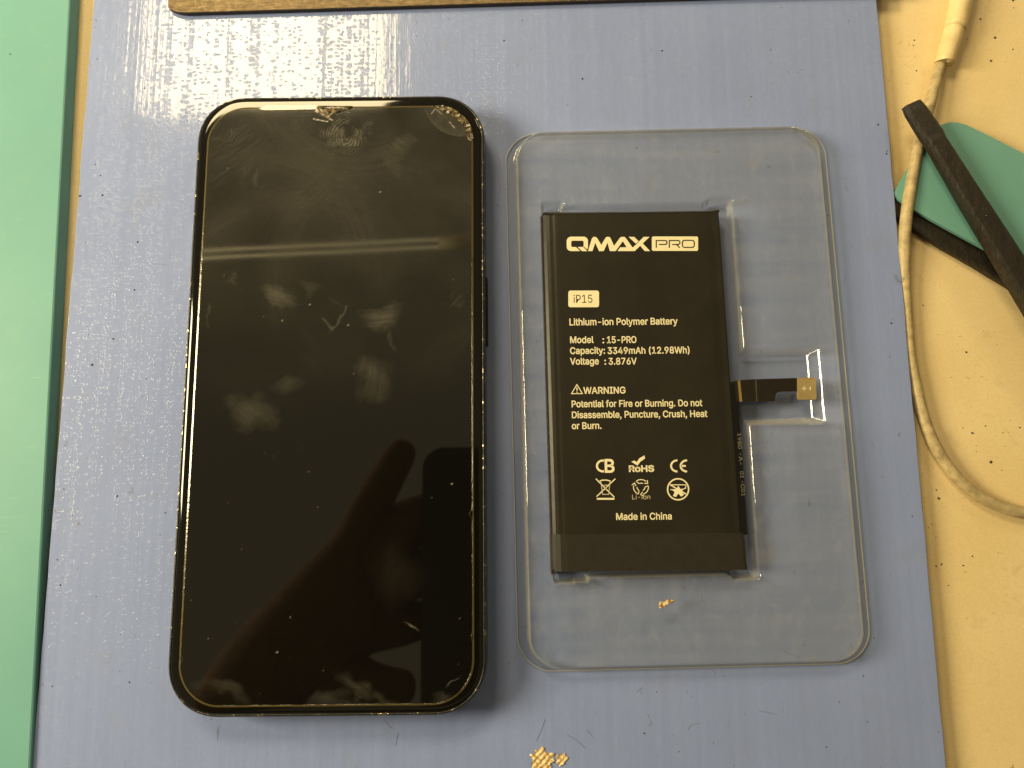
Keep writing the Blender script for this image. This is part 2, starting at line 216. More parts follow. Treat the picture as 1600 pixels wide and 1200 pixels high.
GLYPHS = r'''{" ":[0.188,[]],"!":[0.196,[[67,160,63,509,132,509,128,160],[98,-4,86,-3,75,1,66,9,58,18,54,29,52,41,54,53,58,64,66,73,75,80,86,85,98,86,110,85,121,80,130,73,138,64,142,53,143,41,142,29,138,18,130,9,121,1,110,-3]]],"(":[0.273,[[89,207,90,244,94,283,101,324,109,364,119,403,132,441,145,477,160,510,177,539,236,539,219,503,204,466,191,428,179,390,169,351,161,313,156,276,152,241,151,207,152,176,155,145,160,115,167,83,177,50,188,16,202,-19,218,-57,236,-96,177,-96,156,-59,139,-21,124,16,111,55,102,93,95,131,90,169]]],")":[0.273,[[37,-96,56,-56,72,-18,86,18,97,52,106,85,113,116,118,147,121,177,122,207,121,241,117,276,112,313,104,351,94,390,82,428,69,466,54,503,37,539,97,539,113,510,128,477,142,441,154,403,164,364,173,323,179,283,183,244,184,207,183,168,178,130,171,92,161,53,149,15,134,-22,117,-59,97,-96]]],"+":[0.453,[[198,34,198,364,255,364,255,34],[61,172,61,226,391,226,391,172]]],",":[0.188,[[38,-119,68,71,137,71,84,-119]]],"-":[0.453,[[337,244,337,188,114,188,114,244]]],".":[0.188,[[95,-4,83,-3,73,1,63,9,55,18,51,29,50,41,51,53,55,64,63,73,73,81,83,85,95,87,107,85,118,81,128,73,135,64,140,53,141,41,140,29,135,18,128,9,118,1,107,-3]]],"0":[0.453,[[227,-7,191,-3,158,7,130,24,105,48,85,77,69,113,57,155,50,202,48,254,50,306,57,353,69,395,85,431,106,461,130,484,159,502,191,512,227,516,262,512,295,502,323,484,348,461,368,431,384,395,396,353,403,306,405,254,403,202,396,155,384,113,368,77,348,48,323,24,295,7,263,-3],[227,50,250,52,271,60,290,74,306,92,320,116,330,144,338,176,342,213,344,254,342,295,338,332,330,365,320,393,306,416,290,435,271,449,250,457,227,460,203,457,182,449,163,435,147,416,134,393,123,365,115,332,111,295,109,254,111,213,115,176,123,144,134,116,147,92,163,74,182,60,203,52]]],"1":[0.453,[[76,0,76,55,391,55,391,0],[276,509,276,0,212,0,212,448,209,448,86,358,86,427,198,509]]],"2":[0.453,[[64,0,64,47,234,229,282,282,294,298,303,312,311,327,316,341,319,356,320,371,319,389,315,405,308,419,298,431,287,441,273,449,258,455,241,458,224,460,205,458,188,454,172,447,159,438,148,427,139,413,132,398,128,381,127,362,66,362,68,391,75,418,86,442,102,464,121,482,143,496,168,507,196,513,225,516,254,513,281,507,306,497,328,482,346,465,361,445,372,423,379,398,381,372,380,354,377,336,371,318,363,299,351,280,336,259,317,235,294,209,267,180,153,60,153,57,389,57,389,0]]],"3":[0.453,[[218,-7,188,-5,159,1,133,10,108,22,88,38,70,57,57,79,48,104,44,132,109,132,112,115,118,100,126,87,137,76,150,66,165,59,182,54,200,51,219,50,239,51,258,55,275,61,291,69,304,80,315,93,323,108,328,125,329,145,328,163,323,180,316,196,306,211,292,223,275,234,254,241,229,246,201,248,157,248,157,299,288,448,288,452,70,452,70,509,372,509,372,461,211,278,211,289,247,290,279,286,308,276,333,262,354,244,371,222,383,198,391,173,393,145,390,116,383,90,370,66,354,45,333,27,309,12,281,2,251,-5]]],"4":[0.453,[[40,105,40,158,247,509,311,509,109,166,109,163,413,163,413,105],[282,0,282,121,282,146,282,318,343,318,343,0]]],"5":[0.453,[[221,-7,192,-5,165,1,140,11,118,25,99,41,83,60,71,82,63,105,60,130,122,130,125,115,130,102,138,89,148,78,160,68,173,60,188,54,204,51,221,50,241,51,259,56,276,64,291,75,304,89,314,104,322,122,326,141,328,162,326,183,321,203,314,221,303,237,290,251,275,262,257,270,238,275,218,277,201,276,184,273,167,268,152,262,139,255,128,246,67,253,96,509,366,509,366,452,151,452,134,301,136,301,148,311,162,318,178,325,194,330,212,333,229,334,252,332,274,328,294,321,313,311,330,299,345,285,358,269,370,251,379,231,386,210,390,187,391,163,388,132,381,102,369,76,352,52,332,32,309,15,282,3,253,-4]]],"6":[0.453,[[226,-7,196,-4,168,3,142,15,119,31,100,51,84,74,73,101,66,130,64,162,65,187,71,212,80,239,93,268,112,302,137,340,252,509,322,509,151,261,145,261,165,288,196,307,208,311,221,313,235,314,265,312,291,305,316,295,337,280,355,262,370,240,380,215,387,187,389,157,387,127,379,98,368,73,352,50,333,30,310,14,284,3,257,-4],[226,48,245,50,263,55,279,63,293,73,304,86,314,101,322,119,326,137,327,157,326,178,322,196,314,213,304,228,293,241,279,251,263,259,245,264,226,265,207,264,190,259,174,252,160,241,148,229,138,214,131,197,126,179,125,158,126,138,131,119,138,102,148,86,160,73,174,63,190,55,207,50]]],"7":[0.453,[[97,0,323,448,323,452,62,452,62,509,391,509,391,449,165,0]]],"8":[0.453,[[226,-7,193,-5,163,1,136,11,111,25,91,42,74,62,62,84,54,109,52,135,53,156,58,176,65,195,75,212,87,228,101,241,117,252,134,260,153,265,153,267,129,276,109,289,93,308,80,330,73,354,70,380,73,405,79,429,90,450,106,469,124,485,146,498,170,508,197,514,226,516,255,514,282,508,306,498,328,485,346,469,361,450,373,429,379,405,382,380,379,354,372,330,359,308,343,289,323,276,300,267,300,265,319,260,335,252,351,241,365,228,377,212,387,195,395,176,399,156,401,135,398,109,391,84,378,62,362,42,341,25,317,11,289,1,259,-5],[226,49,248,50,267,54,285,60,300,69,313,79,323,91,331,106,335,121,337,139,335,157,330,173,322,189,312,202,298,213,283,223,265,230,247,234,226,235,206,234,187,230,169,223,154,213,140,202,130,189,122,173,117,157,115,139,117,121,121,106,129,91,139,79,152,69,167,60,185,54,205,50],[226,290,244,291,260,294,274,300,287,308,298,318,307,330,314,344,318,359,319,376,318,392,314,407,308,420,299,432,288,442,275,449,260,455,244,459,226,460,208,459,192,455,177,449,164,442,153,432,145,420,138,407,134,392,133,376,134,359,138,344,145,330,154,318,165,308,178,300,193,294,209,291]]],"9":[0.453,[[226,516,256,513,285,506,310,494,333,478,352,458,368,434,380,408,387,378,389,347,387,322,382,296,373,270,359,240,340,207,315,168,200,0,130,0,301,248,307,248,287,221,257,202,245,198,232,195,218,195,188,197,161,203,137,214,116,229,98,247,83,269,72,294,66,321,64,352,66,382,73,411,85,436,101,459,120,479,143,494,168,506,196,513],[226,460,207,459,190,454,174,446,160,435,148,423,138,407,131,390,127,372,125,352,127,331,131,313,138,295,148,280,160,268,174,257,190,250,207,245,226,243,245,245,263,249,279,257,293,267,305,280,314,295,322,312,326,330,327,350,326,371,322,390,314,407,305,422,293,435,279,446,263,454,245,459]]],":":[0.188,[[95,-4,83,-3,73,1,63,9,55,18,51,29,50,41,51,53,55,64,63,73,73,81,83,85,95,87,107,85,118,81,128,73,135,64,140,53,141,41,140,29,135,18,128,9,118,1,107,-3],[95,271,83,272,73,277,63,284,55,294,51,304,50,316,51,328,55,339,63,349,73,356,83,360,95,362,107,360,118,356,128,349,135,339,140,328,141,316,140,304,135,294,128,284,118,277,107,272]]],"A":[0.48,[[16,0,201,509,276,509,463,0,395,0,287,302,264,372,232,478,245,478,213,371,191,302,85,0],[110,142,110,199,370,199,370,142]]],"B":[0.456,[[60,0,60,509,241,509,274,507,304,501,329,491,350,477,367,461,381,442,390,421,396,398,398,374,397,353,393,336,387,320,378,307,368,295,356,286,343,278,329,272,315,267,315,262,331,260,347,254,363,245,378,234,391,220,402,203,411,184,416,161,418,136,416,111,410,88,400,67,386,48,368,31,344,18,317,8,284,2,247,0],[125,57,245,57,281,60,309,67,330,80,344,96,353,115,355,137,354,153,350,169,342,184,333,197,320,209,306,218,289,225,269,229,248,231,125,231],[125,285,238,285,256,287,273,290,288,296,302,304,314,314,323,326,330,340,335,355,336,372,333,393,326,412,313,429,294,442,270,449,240,452,125,452]]],"C":[0.51,[[267,-7,225,-3,186,7,150,25,119,49,92,79,70,115,53,157,44,203,40,254,44,305,53,352,70,393,92,429,119,459,150,484,186,501,225,512,267,516,293,514,317,511,340,504,362,496,383,485,402,471,419,456,435,438,448,418,459,397,467,373,473,348,408,348,404,365,397,380,389,395,380,407,369,418,357,428,344,437,330,444,315,449,300,453,284,455,267,456,237,453,209,445,184,432,161,414,141,391,125,364,113,332,106,295,103,254,106,213,113,177,125,145,141,117,161,94,184,76,210,63,237,56,267,53,284,54,300,56,315,60,330,65,344,72,357,81,369,90,380,102,389,114,397,128,404,144,408,160,473,160,467,135,459,112,448,91,435,71,420,53,402,38,383,24,363,13,341,5,317,-2,293,-6]]],"D":[0.502,[[219,0,96,0,96,57,215,57,254,60,288,68,318,81,343,99,363,122,379,149,390,181,397,216,399,255,397,294,390,329,379,361,364,388,344,410,320,428,291,441,258,449,221,452,93,452,93,509,225,509,273,505,315,495,353,478,385,455,412,426,433,391,449,351,458,306,462,255,458,205,449,159,433,119,411,83,384,54,351,31,312,14,268,3],[125,509,125,0,60,0,60,509]]],"E":[0.419,[[60,0,60,509,372,509,372,452,125,452,125,286,355,286,355,229,125,229,125,57,375,57,375,0]]],"F":[0.41,[[60,0,60,509,369,509,369,452,125,452,125,278,346,278,346,221,125,221,125,0]]],"G":[0.52,[[269,-7,225,-3,185,7,149,25,118,49,91,79,69,116,53,157,43,203,40,254,43,305,53,352,69,393,91,429,117,459,149,484,184,501,223,512,265,516,291,514,316,510,340,504,363,494,384,483,403,469,421,453,436,436,449,416,460,395,468,373,474,349,408,349,402,365,395,379,387,393,378,406,368,417,356,427,344,436,330,443,315,448,300,453,283,455,265,456,236,453,209,445,183,432,160,414,141,392,125,364,113,332,106,295,103,254,106,213,113,177,125,145,141,117,161,95,184,76,210,63,238,56,269,53,296,55,322,61,345,71,365,85,382,102,396,123,407,147,413,173,415,202,434,199,283,199,283,256,478,256,478,200,475,160,466,124,451,91,431,62,406,38,377,19,344,5,308,-4]]],"H":[0.517,[[60,0,60,509,125,509,125,289,392,289,392,509,457,509,457,0,392,0,392,232,125,232,125,0]]],"I":[0.3,[[31,0,31,57,118,57,118,452,31,452,31,509,269,509,269,452,183,452,183,57,269,57,269,0]]],"L":[0.393,[[60,0,60,509,125,509,125,57,361,57,361,0]]],"M":[0.628,[[60,0,60,509,152,509,277,187,287,159,299,123,311,84,322,49,307,49,318,83,330,121,342,158,352,187,476,509,568,509,568,0,504,0,504,291,504,327,505,369,506,413,507,457,513,457,498,409,482,363,467,322,456,291,342,0,286,0,170,291,159,321,145,361,129,408,112,457,119,457,120,416,121,372,122,328,122,291,122,0]]],"N":[0.523,[[60,0,60,509,136,509,343,183,363,151,388,107,414,55,405,54,401,108,399,157,399,195,399,509,463,509,463,0,387,0,202,290,177,331,148,381,108,452,119,454,122,384,124,328,125,291,125,0]]],"O":[0.533,[[267,-7,225,-3,186,7,150,25,119,49,92,79,70,115,53,157,44,203,40,254,44,305,53,352,70,393,92,429,119,459,150,484,186,501,225,512,267,516,309,512,348,501,384,484,415,459,442,429,464,393,480,352,490,305,493,254,490,203,480,157,464,115,442,79,415,49,384,25,348,7,309,-3],[267,53,296,55,324,63,349,76,372,94,392,116,408,144,420,176,428,213,430,254,428,295,420,332,408,365,392,392,372,415,349,433,324,446,296,453,267,456,237,453,210,445,184,433,161,415,142,392,125,364,113,332,106,295,103,254,106,213,113,176,125,144,142,117,161,94,184,76,210,63,237,55]]],"P":[0.445,[[60,0,60,509,235,509,272,506,305,499,332,487,356,471,375,452,390,430,400,404,407,377,409,348,407,318,400,291,390,265,375,243,356,223,332,207,305,195,272,188,235,186,109,186,109,242,233,242,257,244,279,248,297,256,312,266,324,279,333,294,339,310,343,328,344,348,343,367,339,385,333,402,324,416,312,428,297,439,279,446,257,451,232,452,125,452,125,0]]],"R":[0.449,[[60,0,60,509,236,509,273,506,305,500,333,489,356,473,376,455,390,433,401,408,407,381,409,352,407,323,401,296,390,271,376,250,356,232,333,217,305,206,273,200,236,198,96,198,96,255,234,255,258,256,280,260,298,267,313,276,325,287,334,300,340,316,344,333,345,352,344,371,340,389,334,405,325,419,313,430,298,440,279,446,258,451,233,452,125,452,125,0],[353,0,230,229,303,229,428,0]]],"S":[0.447,[[224,-9,188,-7,156,-1,128,9,102,23,81,40,64,60,51,83,42,109,38,137,104,137,108,118,114,102,123,88,136,76,150,66,166,59,185,53,204,50,224,49,246,50,267,54,286,60,303,69,317,79,329,92,338,106,344,122,346,139,344,154,340,168,332,179,322,189,310,197,296,205,245,222,184,239,145,253,112,269,86,289,67,313,56,341,52,372,54,400,62,425,75,448,92,468,113,484,138,498,165,508,195,514,227,516,259,514,289,508,316,498,340,484,360,468,377,449,390,427,398,403,401,378,337,378,332,402,320,421,302,437,280,449,254,456,225,459,204,457,185,454,167,448,152,440,139,430,129,418,121,405,117,391,115,376,117,359,122,345,131,334,142,324,155,315,169,308,212,293,264,279,312,264,328,256,344,248,359,238,372,226,384,213,395,198,402,180,407,161,408,139,406,112,399,87,386,64,370,43,349,25,323,11,294,0,261,-7]]],"V":[0.48,[[204,0,16,509,84,509,192,206,215,137,248,31,235,31,267,138,290,206,395,509,463,509,278,0]]],"W":[0.686,[[155,0,16,509,82,509,163,196,175,145,187,94,197,40,189,40,200,94,211,145,224,196,306,509,380,509,462,196,474,145,486,94,497,40,488,40,499,94,510,145,523,196,603,509,670,509,530,0,455,0,368,323,351,391,336,475,350,475,335,395,318,323,230,0]]],"a":[0.389,[[160,-9,137,-7,115,-3,94,5,76,15,60,29,48,45,38,63,32,84,30,108,32,128,36,146,43,161,53,174,64,184,78,193,92,200,108,206,125,211,178,220,234,227,265,235,276,255,276,257,275,272,272,285,267,297,260,307,251,315,240,322,227,327,212,330,196,331,178,330,163,327,149,322,118,301,100,274,41,291,51,313,64,331,79,346,95,358,114,368,133,375,153,380,173,383,194,384,239,379,255,375,271,369,286,360,300,350,312,336,322,320,330,301,335,278,337,251,337,0,277,0,277,52,272,52,252,25,242,16,229,8,215,1,199,-4,181,-7],[170,45,192,47,211,51,228,59,242,68,254,80,263,93,270,108,274,122,276,138,276,190,259,182,231,176,200,171,175,168,134,159,122,153,112,147,103,139,97,130,93,118,92,105,93,93,96,82,102,72,109,64,119,57,130,52,142,48,156,46]]],"b":[0.424,[[229,-8,208,-7,189,-3,172,4,159,12,147,21,138,31,118,59,112,59,112,0,53,0,53,509,114,509,114,319,118,319,137,346,147,355,158,364,171,373,188,379,207,383,229,384,259,382,287,374,313,361,335,342,354,320,370,293,381,261,388,227,390,189,388,151,381,116,370,84,355,57,336,34,313,16,288,3,260,-6],[220,47,242,49,262,55,279,66,294,80,306,97,316,117,323,139,327,163,328,189,327,215,323,239,316,261,307,281,295,298,280,311,262,322,243,328,220,330,198,328,178,322,161,312,147,299,134,282,125,263,118,241,114,216,113,189,114,162,118,138,125,115,135,95,147,78,162,65,179,55,198,49]]],"c":[0.396,[[207,-8,174,-5,144,3,117,16,93,35,72,58,56,85,44,116,37,150,34,187,37,225,44,260,56,291,72,318,93,341,117,360,144,374,174,382,207,384,226,384,243,381,260,377,276,371,291,364,305,356,318,346,330,335,340,322,349,308,356,293,362,277,303,262,290,289,270,311,242,325,207,330,184,328,163,321,145,310,130,296,118,278,108,258,102,236,98,212,96,187,98,163,102,139,108,117,118,97,130,80,145,66,163,55,184,49,207,46,243,52,271,66,292,89,304,117,363,102,357,86,350,70,341,56,331,43,319,32,306,21,292,12,277,5,261,-1,244,-5,226,-7]]],"d":[0.424,[[195,-8,165,-6,137,3,111,16,89,34,70,57,55,84,43,116,36,151,34,189,36,227,43,261,55,293,70,320,89,342,112,361,137,374,165,382,196,384,218,383,237,379,253,373,267,364,278,355,287,346,306,319,311,319,311,509,372,509,372,0,313,0,313,59,307,59,287,31,277,21,266,12,252,4,236,-3,217,-7],[205,47,226,49,246,55,263,65,278,78,290,95,299,115,306,138,310,162,312,189,310,216,306,241,300,263,290,282,278,299,263,312,246,322,227,328,205,330,182,328,162,322,145,311,130,298,118,281,108,261,102,239,98,215,96,189,98,163,102,139,109,117,118,97,130,80,145,66,162,55,182,49]]],"e":[0.404,[[212,-8,177,-5,145,3,117,16,92,35,72,58,56,85,44,116,37,150,34,187,36,224,44,258,55,290,71,317,91,340,115,359,142,373,172,382,205,384,226,383,246,380,266,374,285,366,303,355,319,341,334,324,347,305,357,282,365,256,370,227,371,194,371,169,75,169,75,221,338,221,310,202,308,226,304,248,298,269,288,286,277,301,263,314,246,323,227,328,205,330,183,328,164,323,146,313,131,301,119,286,109,270,102,251,97,231,96,211,96,178,98,151,102,127,110,106,121,88,135,73,151,61,169,53,190,48,212,46,227,47,241,49,254,53,265,58,276,65,285,73,294,82,300,93,306,105,365,91,358,72,348,55,335,39,320,26,302,14,283,4,261,-3,237,-7]]],"f":[0.254,[[228,379,228,327,6,327,6,379],[81,0,81,432,82,452,87,470,96,486,107,499,120,510,135,519,152,525,169,529,187,530,222,527,243,521,227,468,215,472,195,474,178,472,164,468,154,460,147,449,143,435,142,419,142,0]]],"g":[0.425,[[207,-151,180,-149,156,-146,134,-140,114,-132,97,-122,82,-110,70,-97,59,-84,51,-69,101,-41,122,-66,131,-74,142,-82,154,-88,169,-93,187,-96,207,-97,236,-95,261,-87,282,-75,298,-58,308,-34,311,-6,311,68,306,68,287,41,277,32,266,23,252,16,236,10,217,6,195,5,165,7,138,14,113,27,90,43,71,65,55,90,43,120,36,154,34,191,36,229,43,263,55,293,71,320,90,342,112,361,138,374,166,382,196,384,218,383,237,379,253,373,267,365,279,356,288,346,308,319,313,319,313,379,372,379,372,-9,370,-40,363,-67,350,-90,334,-109,314,-124,291,-136,265,-144,237,-149],[205,59,227,61,246,66,264,75,278,87,290,103,300,121,307,142,311,166,312,193,311,219,307,242,300,264,291,283,279,299,264,312,247,322,227,328,205,330,182,328,163,322,145,312,130,298,118,282,109,262,102,241,98,218,96,193,98,167,102,144,109,123,118,104,131,88,145,76,163,66,183,61]]],"h":[0.41,[[114,227,114,0,53,0,53,509,114,509,114,287,102,287,116,319,132,344,152,362,175,374,200,382,227,384,252,383,275,377,295,369,313,356,328,340,341,321,350,298,355,271,357,240,357,0,296,0,296,235,293,263,286,286,273,304,256,318,235,326,210,329,192,328,176,324,161,317,147,308,136,297,126,283,119,266,115,248]]],"i":[0.167,[[53,0,53,379,114,379,114,0],[84,443,73,444,63,448,54,455,47,463,43,472,41,483,43,494,47,504,54,512,63,518,73,522,84,524,95,522,105,518,114,512,121,504,125,494,126,483,125,472,121,463,114,455,105,448,95,444]]],"l":[0.189,[[139,-2,112,0,91,8,74,20,62,37,55,59,53,84,53,509,114,509,114,99,114,83,117,71,120,62,126,57,135,53,146,52,160,53,170,54,181,3,162,-1]]],"m":[0.61,[[53,0,53,379,112,379,112,295,108,295,114,314,122,331,132,346,144,358,158,368,172,376,187,382,203,385,219,386,245,383,268,375,287,361,303,342,314,320,321,295,312,295,318,312,326,329,337,343,350,356,364,366,381,375,398,381,417,385,437,386,458,385,478,380,497,372,514,361,529,346,541,328,550,307,555,283,557,255,557,0,496,0,496,254,493,279,485,298,473,313,456,323,438,329,419,330,402,329,387,326,374,320,363,312,353,302,345,290,340,277,336,263,335,247,335,0,274,0,274,260,272,280,265,297,253,311,238,322,220,328,199,330,185,329,171,326,158,320,145,312,135,302,126,289,119,274,115,257,114,238,114,0]]],"n":[0.41,[[114,227,114,0,53,0,53,379,112,379,112,287,102,287,116,319,132,344,152,362,175,374,200,382,227,384,252,383,275,377,295,369,313,356,328,340,341,321,350,298,355,271,357,240,357,0,296,0,296,235,293,263,286,286,273,304,256,318,235,326,210,329,192,328,176,324,161,317,147,308,136,297,126,283,119,266,115,248]]],"o":[0.415,[[207,-8,174,-5,144,3,117,16,93,35,72,58,56,85,44,116,37,150,34,187,37,225,44,260,56,291,72,318,93,341,117,360,144,374,174,382,207,384,241,382,271,374,299,360,323,341,343,318,359,291,371,260,379,225,381,187,379,150,371,116,359,85,343,58,323,35,299,16,271,3,241,-5],[207,46,231,49,252,55,270,66,285,80,298,97,307,117,314,139,318,163,319,187,318,212,314,236,307,258,298,278,285,296,270,310,252,321,231,328,207,330,184,328,163,321,145,310,130,296,118,278,108,258,102,236,98,212,96,187,98,163,102,139,108,117,118,97,130,80,145,66,163,55,184,49]]],"p":[0.424,[[53,-143,53,379,112,379,112,319,118,319,137,346,147,355,158,364,171,373,188,379,207,383,229,384,259,382,287,374,313,361,335,342,354,320,370,293,381,261,388,227,390,189,388,151,381,116,370,84,355,57,336,34,313,16,288,3,260,-6,229,-8,208,-7,189,-3,173,4,159,12,147,21,138,31,118,59,114,59,114,-143],[220,47,242,49,262,55,279,66,294,80,306,97,316,117,323,139,327,163,328,189,327,215,323,239,316,261,307,281,295,298,280,311,262,322,243,328,220,330,198,328,178,322,161,312,147,299,134,282,125,263,118,241,114,216,113,189,114,162,118,138,125,115,135,95,147,78,162,65,179,55,198,49]]],"r":[0.259,[[53,0,53,379,112,379,112,321,115,321,124,339,137,354,152,367,171,377,191,383,213,385,229,384,243,384,243,322,230,324,207,326,190,324,174,321,159,315,146,306,135,296,126,284,119,269,115,254,114,237,114,0]]],"s":[0.365,[[182,-8,157,-7,133,-3,112,3,93,12,76,24,62,38,50,54,41,73,36,94,94,107,101,87,111,72,124,60,141,52,160,47,181,45,206,47,227,53,244,62,258,74,265,88,268,103,266,115,262,126,254,136,243,144,229,150,212,155,149,170,118,180,92,192,72,208,58,227,50,249,47,274,49,295,55,314,65,332,79,347,95,360,115,370,137,378,161,383,187,384,212,383,234,379,254,372,271,363,286,352,299,339,309,324,318,308,324,290,268,277,262,291,254,304,243,316,228,325,210,331,187,333,166,331,147,326,131,317,119,305,111,292,109,277,110,264,115,253,124,243,136,235,152,229,172,223,229,209,261,200,287,187,306,171,320,153,328,131,331,107,329,85,323,65,312,47,298,31,281,18,260,6,236,-2,210,-7]]],"t":[0.227,[[204,379,204,327,6,327,6,379],[65,471,126,471,126,98,127,83,130,70,136,61,144,55,156,51,170,50,185,51,202,54,213,2,192,-3,168,-4,138,-1,113,7,92,21,77,41,68,64,65,93]]],"u":[0.41,[[182,-5,158,-3,135,2,115,11,97,23,82,39,69,59,60,82,54,109,53,139,53,379,114,379,114,144,116,117,124,94,137,75,154,61,175,53,200,50,218,51,234,55,249,62,263,71,274,83,283,97,290,113,295,132,296,153,296,379,357,379,357,0,298,0,298,92,307,92,294,60,277,35,257,17,234,5,209,-3]]],"y":[0.389,[[47,-139,61,-86,71,-87,104,-89,113,-86,122,-81,130,-74,138,-64,145,-51,151,-36,163,-1,17,379,84,379,165,155,187,87,206,21,184,21,202,87,224,155,305,379,371,379,204,-58,196,-77,187,-93,177,-107,165,-119,153,-128,139,-136,125,-141,109,-144,91,-145,65,-143]]]}'''
# ================================================================== SETTING
# --- table: cream laminate with nicks and dirt
Z_TABLE = -3.0
t = NT('cream_laminate'); v = t.obj()
base = t.mix(t.ramp(t.noise(v, 0.03, 4), [(0.35, 0), (0.65, 1)]), (0.76, 0.59, 0.30), (0.82, 0.65, 0.36))
fine = t.ramp(t.noise(v, 2.2, 3), [(0.35, (0.93, 0.92, 0.90)), (0.6, (1, 1, 1))])
base = t.mix(1.0, base, fine, 'MULTIPLY')
clus = t.ramp(t.noise(v, 0.045, 2), [(0.50, 0), (0.60, 1)])
nick = t.ramp(t.noise(t.obj((1, 1.5, 1), rot=(0, 0, 0.4)), 0.75, 4, 0.6, 0.6), [(0.69, 0), (0.715, 1)])
nk = t.math('MULTIPLY', clus, nick)
base = t.mix(nk, base, (0.20, 0.12, 0.045))
sm = t.ramp(t.noise(v, 0.16, 6, 0.75, 0.5), [(0.56, 0), (0.72, 0.45)])
sm = t.math('MULTIPLY', sm, t.ramp(t.noise(v, 0.03, 2), [(0.42, 0.1), (0.58, 1)]))
base = t.mix(sm, base, (0.55, 0.40, 0.20))
hh = t.math('SUBTRACT', t.math('MULTIPLY', t.noise(v, 1.2, 3), 0.25), nk)
t.set(Base_Color=base, Roughness=0.48, Specular_IOR_Level=0.35, Normal=t.bump(hh, 0.5, 0.12))
M_TABLE = t.m
V, Fc = [(-450, -350, Z_TABLE), (450, -350, Z_TABLE), (450, 450, Z_TABLE), (-450, 450, Z_TABLE)], [(0, 1, 2, 3)]
tag(mesh_obj('table', V, Fc, M_TABLE), kind='structure')

# --- blue laminated sheet with torn holes
XL, XR = -111.2, 98.9
t = NT('blue_laminate'); v = t.obj()
blue = t.mix(t.ramp(t.noise(v, 0.02, 3), [(0.3, 0), (0.7, 1)]), (0.24, 0.305, 0.57), (0.27, 0.34, 0.625))
streak = t.ramp(t.noise(t.obj((1, 0.012, 1)), 0.55, 3), [(0.3, (0.93, 0.93, 0.94)), (0.7, (1, 1, 1))])
blue = t.mix(1.0, blue, streak, 'MULTIPLY')
thread = t.ramp(t.noise(t.obj((1.6, 0.35, 1)), 0.9, 3), [(0.3, (0.955, 0.955, 0.96)), (0.7, (1, 1, 1))])
blue = t.mix(1.0, blue, thread, 'MULTIPLY')
grime = t.ramp(t.noise(v, 0.09, 6, 0.72), [(0.56, 0), (0.80, 0.55)])
blue = t.mix(t.math('MULTIPLY', grime, 0.55), blue, (0.25, 0.24, 0.23))
speck = t.ramp(t.noise(v, 0.62, 2, 0.5), [(0.765, 0), (0.79, 1)])
spk2 = t.ramp(t.noise(t.obj((1, 0.6, 1), rot=(0, 0, 1.0)), 0.35, 5, 0.65, 1.0), [(0.665, 0), (0.72, 0.6)])
blue = t.mix(speck, blue, (0.05, 0.045, 0.04)); blue = t.mix(spk2, blue, (0.14, 0.125, 0.11))
# relief: the weave under the glossy film telegraphs through as dotted lengthwise ribs
rib = t.noise(t.obj((1.0, 0.012, 1)), 0.62, 3, 0.6)
colm = t.ramp(t.noise(t.obj((1, 0.010, 1)), 0.36, 4, 0.8), [(0.38, 0.0), (0.64, 1)])
wv = t.n.new('ShaderNodeVectorMath'); wv.operation = 'MULTIPLY_ADD'
nz = t.n.new('ShaderNodeTexNoise'); t.link(t.obj((0.3, 0.12, 1)), nz.inputs['Vector']); nz.inputs['Scale'].default_value = 1.0; nz.inputs['Detail'].default_value = 2
t.link(nz.outputs['Color'], wv.inputs[0]); wv.inputs[1].default_value = (1.1, 0.9, 0); t.link(t.obj((0.62, 0.95, 1)), wv.inputs[2])
cell = t.voro(wv.outputs[0], 1.0, rnd=0.55)
gr = t.noise(t.obj((1, 1, 1)), 2.1, 3, 0.7)
dd_ = t.math('ADD', cell, t.math('MULTIPLY_ADD', gr, 0.55, -0.275))
wide = t.math('MULTIPLY_ADD', t.math('POWER', colm, 1.6), 0.50, 0.08)
pitm = t.math('SUBTRACT', 1.0, t.math('MULTIPLY', t.math('SUBTRACT', dd_, wide), 7.0, clamp=True), clamp=True)     # 1 inside a pit
pit = t.math('SUBTRACT', 1.0, pitm)
wob = t.noise(t.obj((0.5, 0.3, 1)), 0.8, 2)
h = t.math('ADD', t.math('MULTIPLY', rib, 0.85), t.math('MULTIPLY', pit, 0.6))
h = t.math('ADD', h, t.math('MULTIPLY', wob, 0.6))
nrm = t.bump(h, 1.0, 0.055)
soft = t.bump(t.noise(t.obj((1, 0.05, 1)), 0.9, 2), 0.35, 0.03)
t.set(Base_Color=blue, Roughness=0.5, Specular_IOR_Level=0.15, Normal=soft, Coat_Weight=t.math('MULTIPLY_ADD', pit, 0.75, 0.25), Coat_Roughness=0.085, Coat_IOR=1.5, Coat_Normal=nrm)
M_BLUE = t.m

def blob(cx, cy, rx, ry, n=40, amp=0.25, seed=0, rot=0.0, f=1.6):
    P = []
    for k in range(n):
        a = 2 * math.pi * k / n
        r_ = 1 + amp * (mnoise.noise(Vector((math.cos(a) * f, math.sin(a) * f, seed))) * 2)
        x, y = rx * r_ * math.cos(a), ry * r_ * math.sin(a)
        P.append((cx + x * math.cos(rot) - y * math.sin(rot), cy + x * math.sin(rot) + y * math.cos(rot)))
    return P
sheet_root = empty('laminated_sheet')
tag(sheet_root, 'worn blue laminated work sheet with a glossy ribbed film, lying on the cream table', 'work sheet')
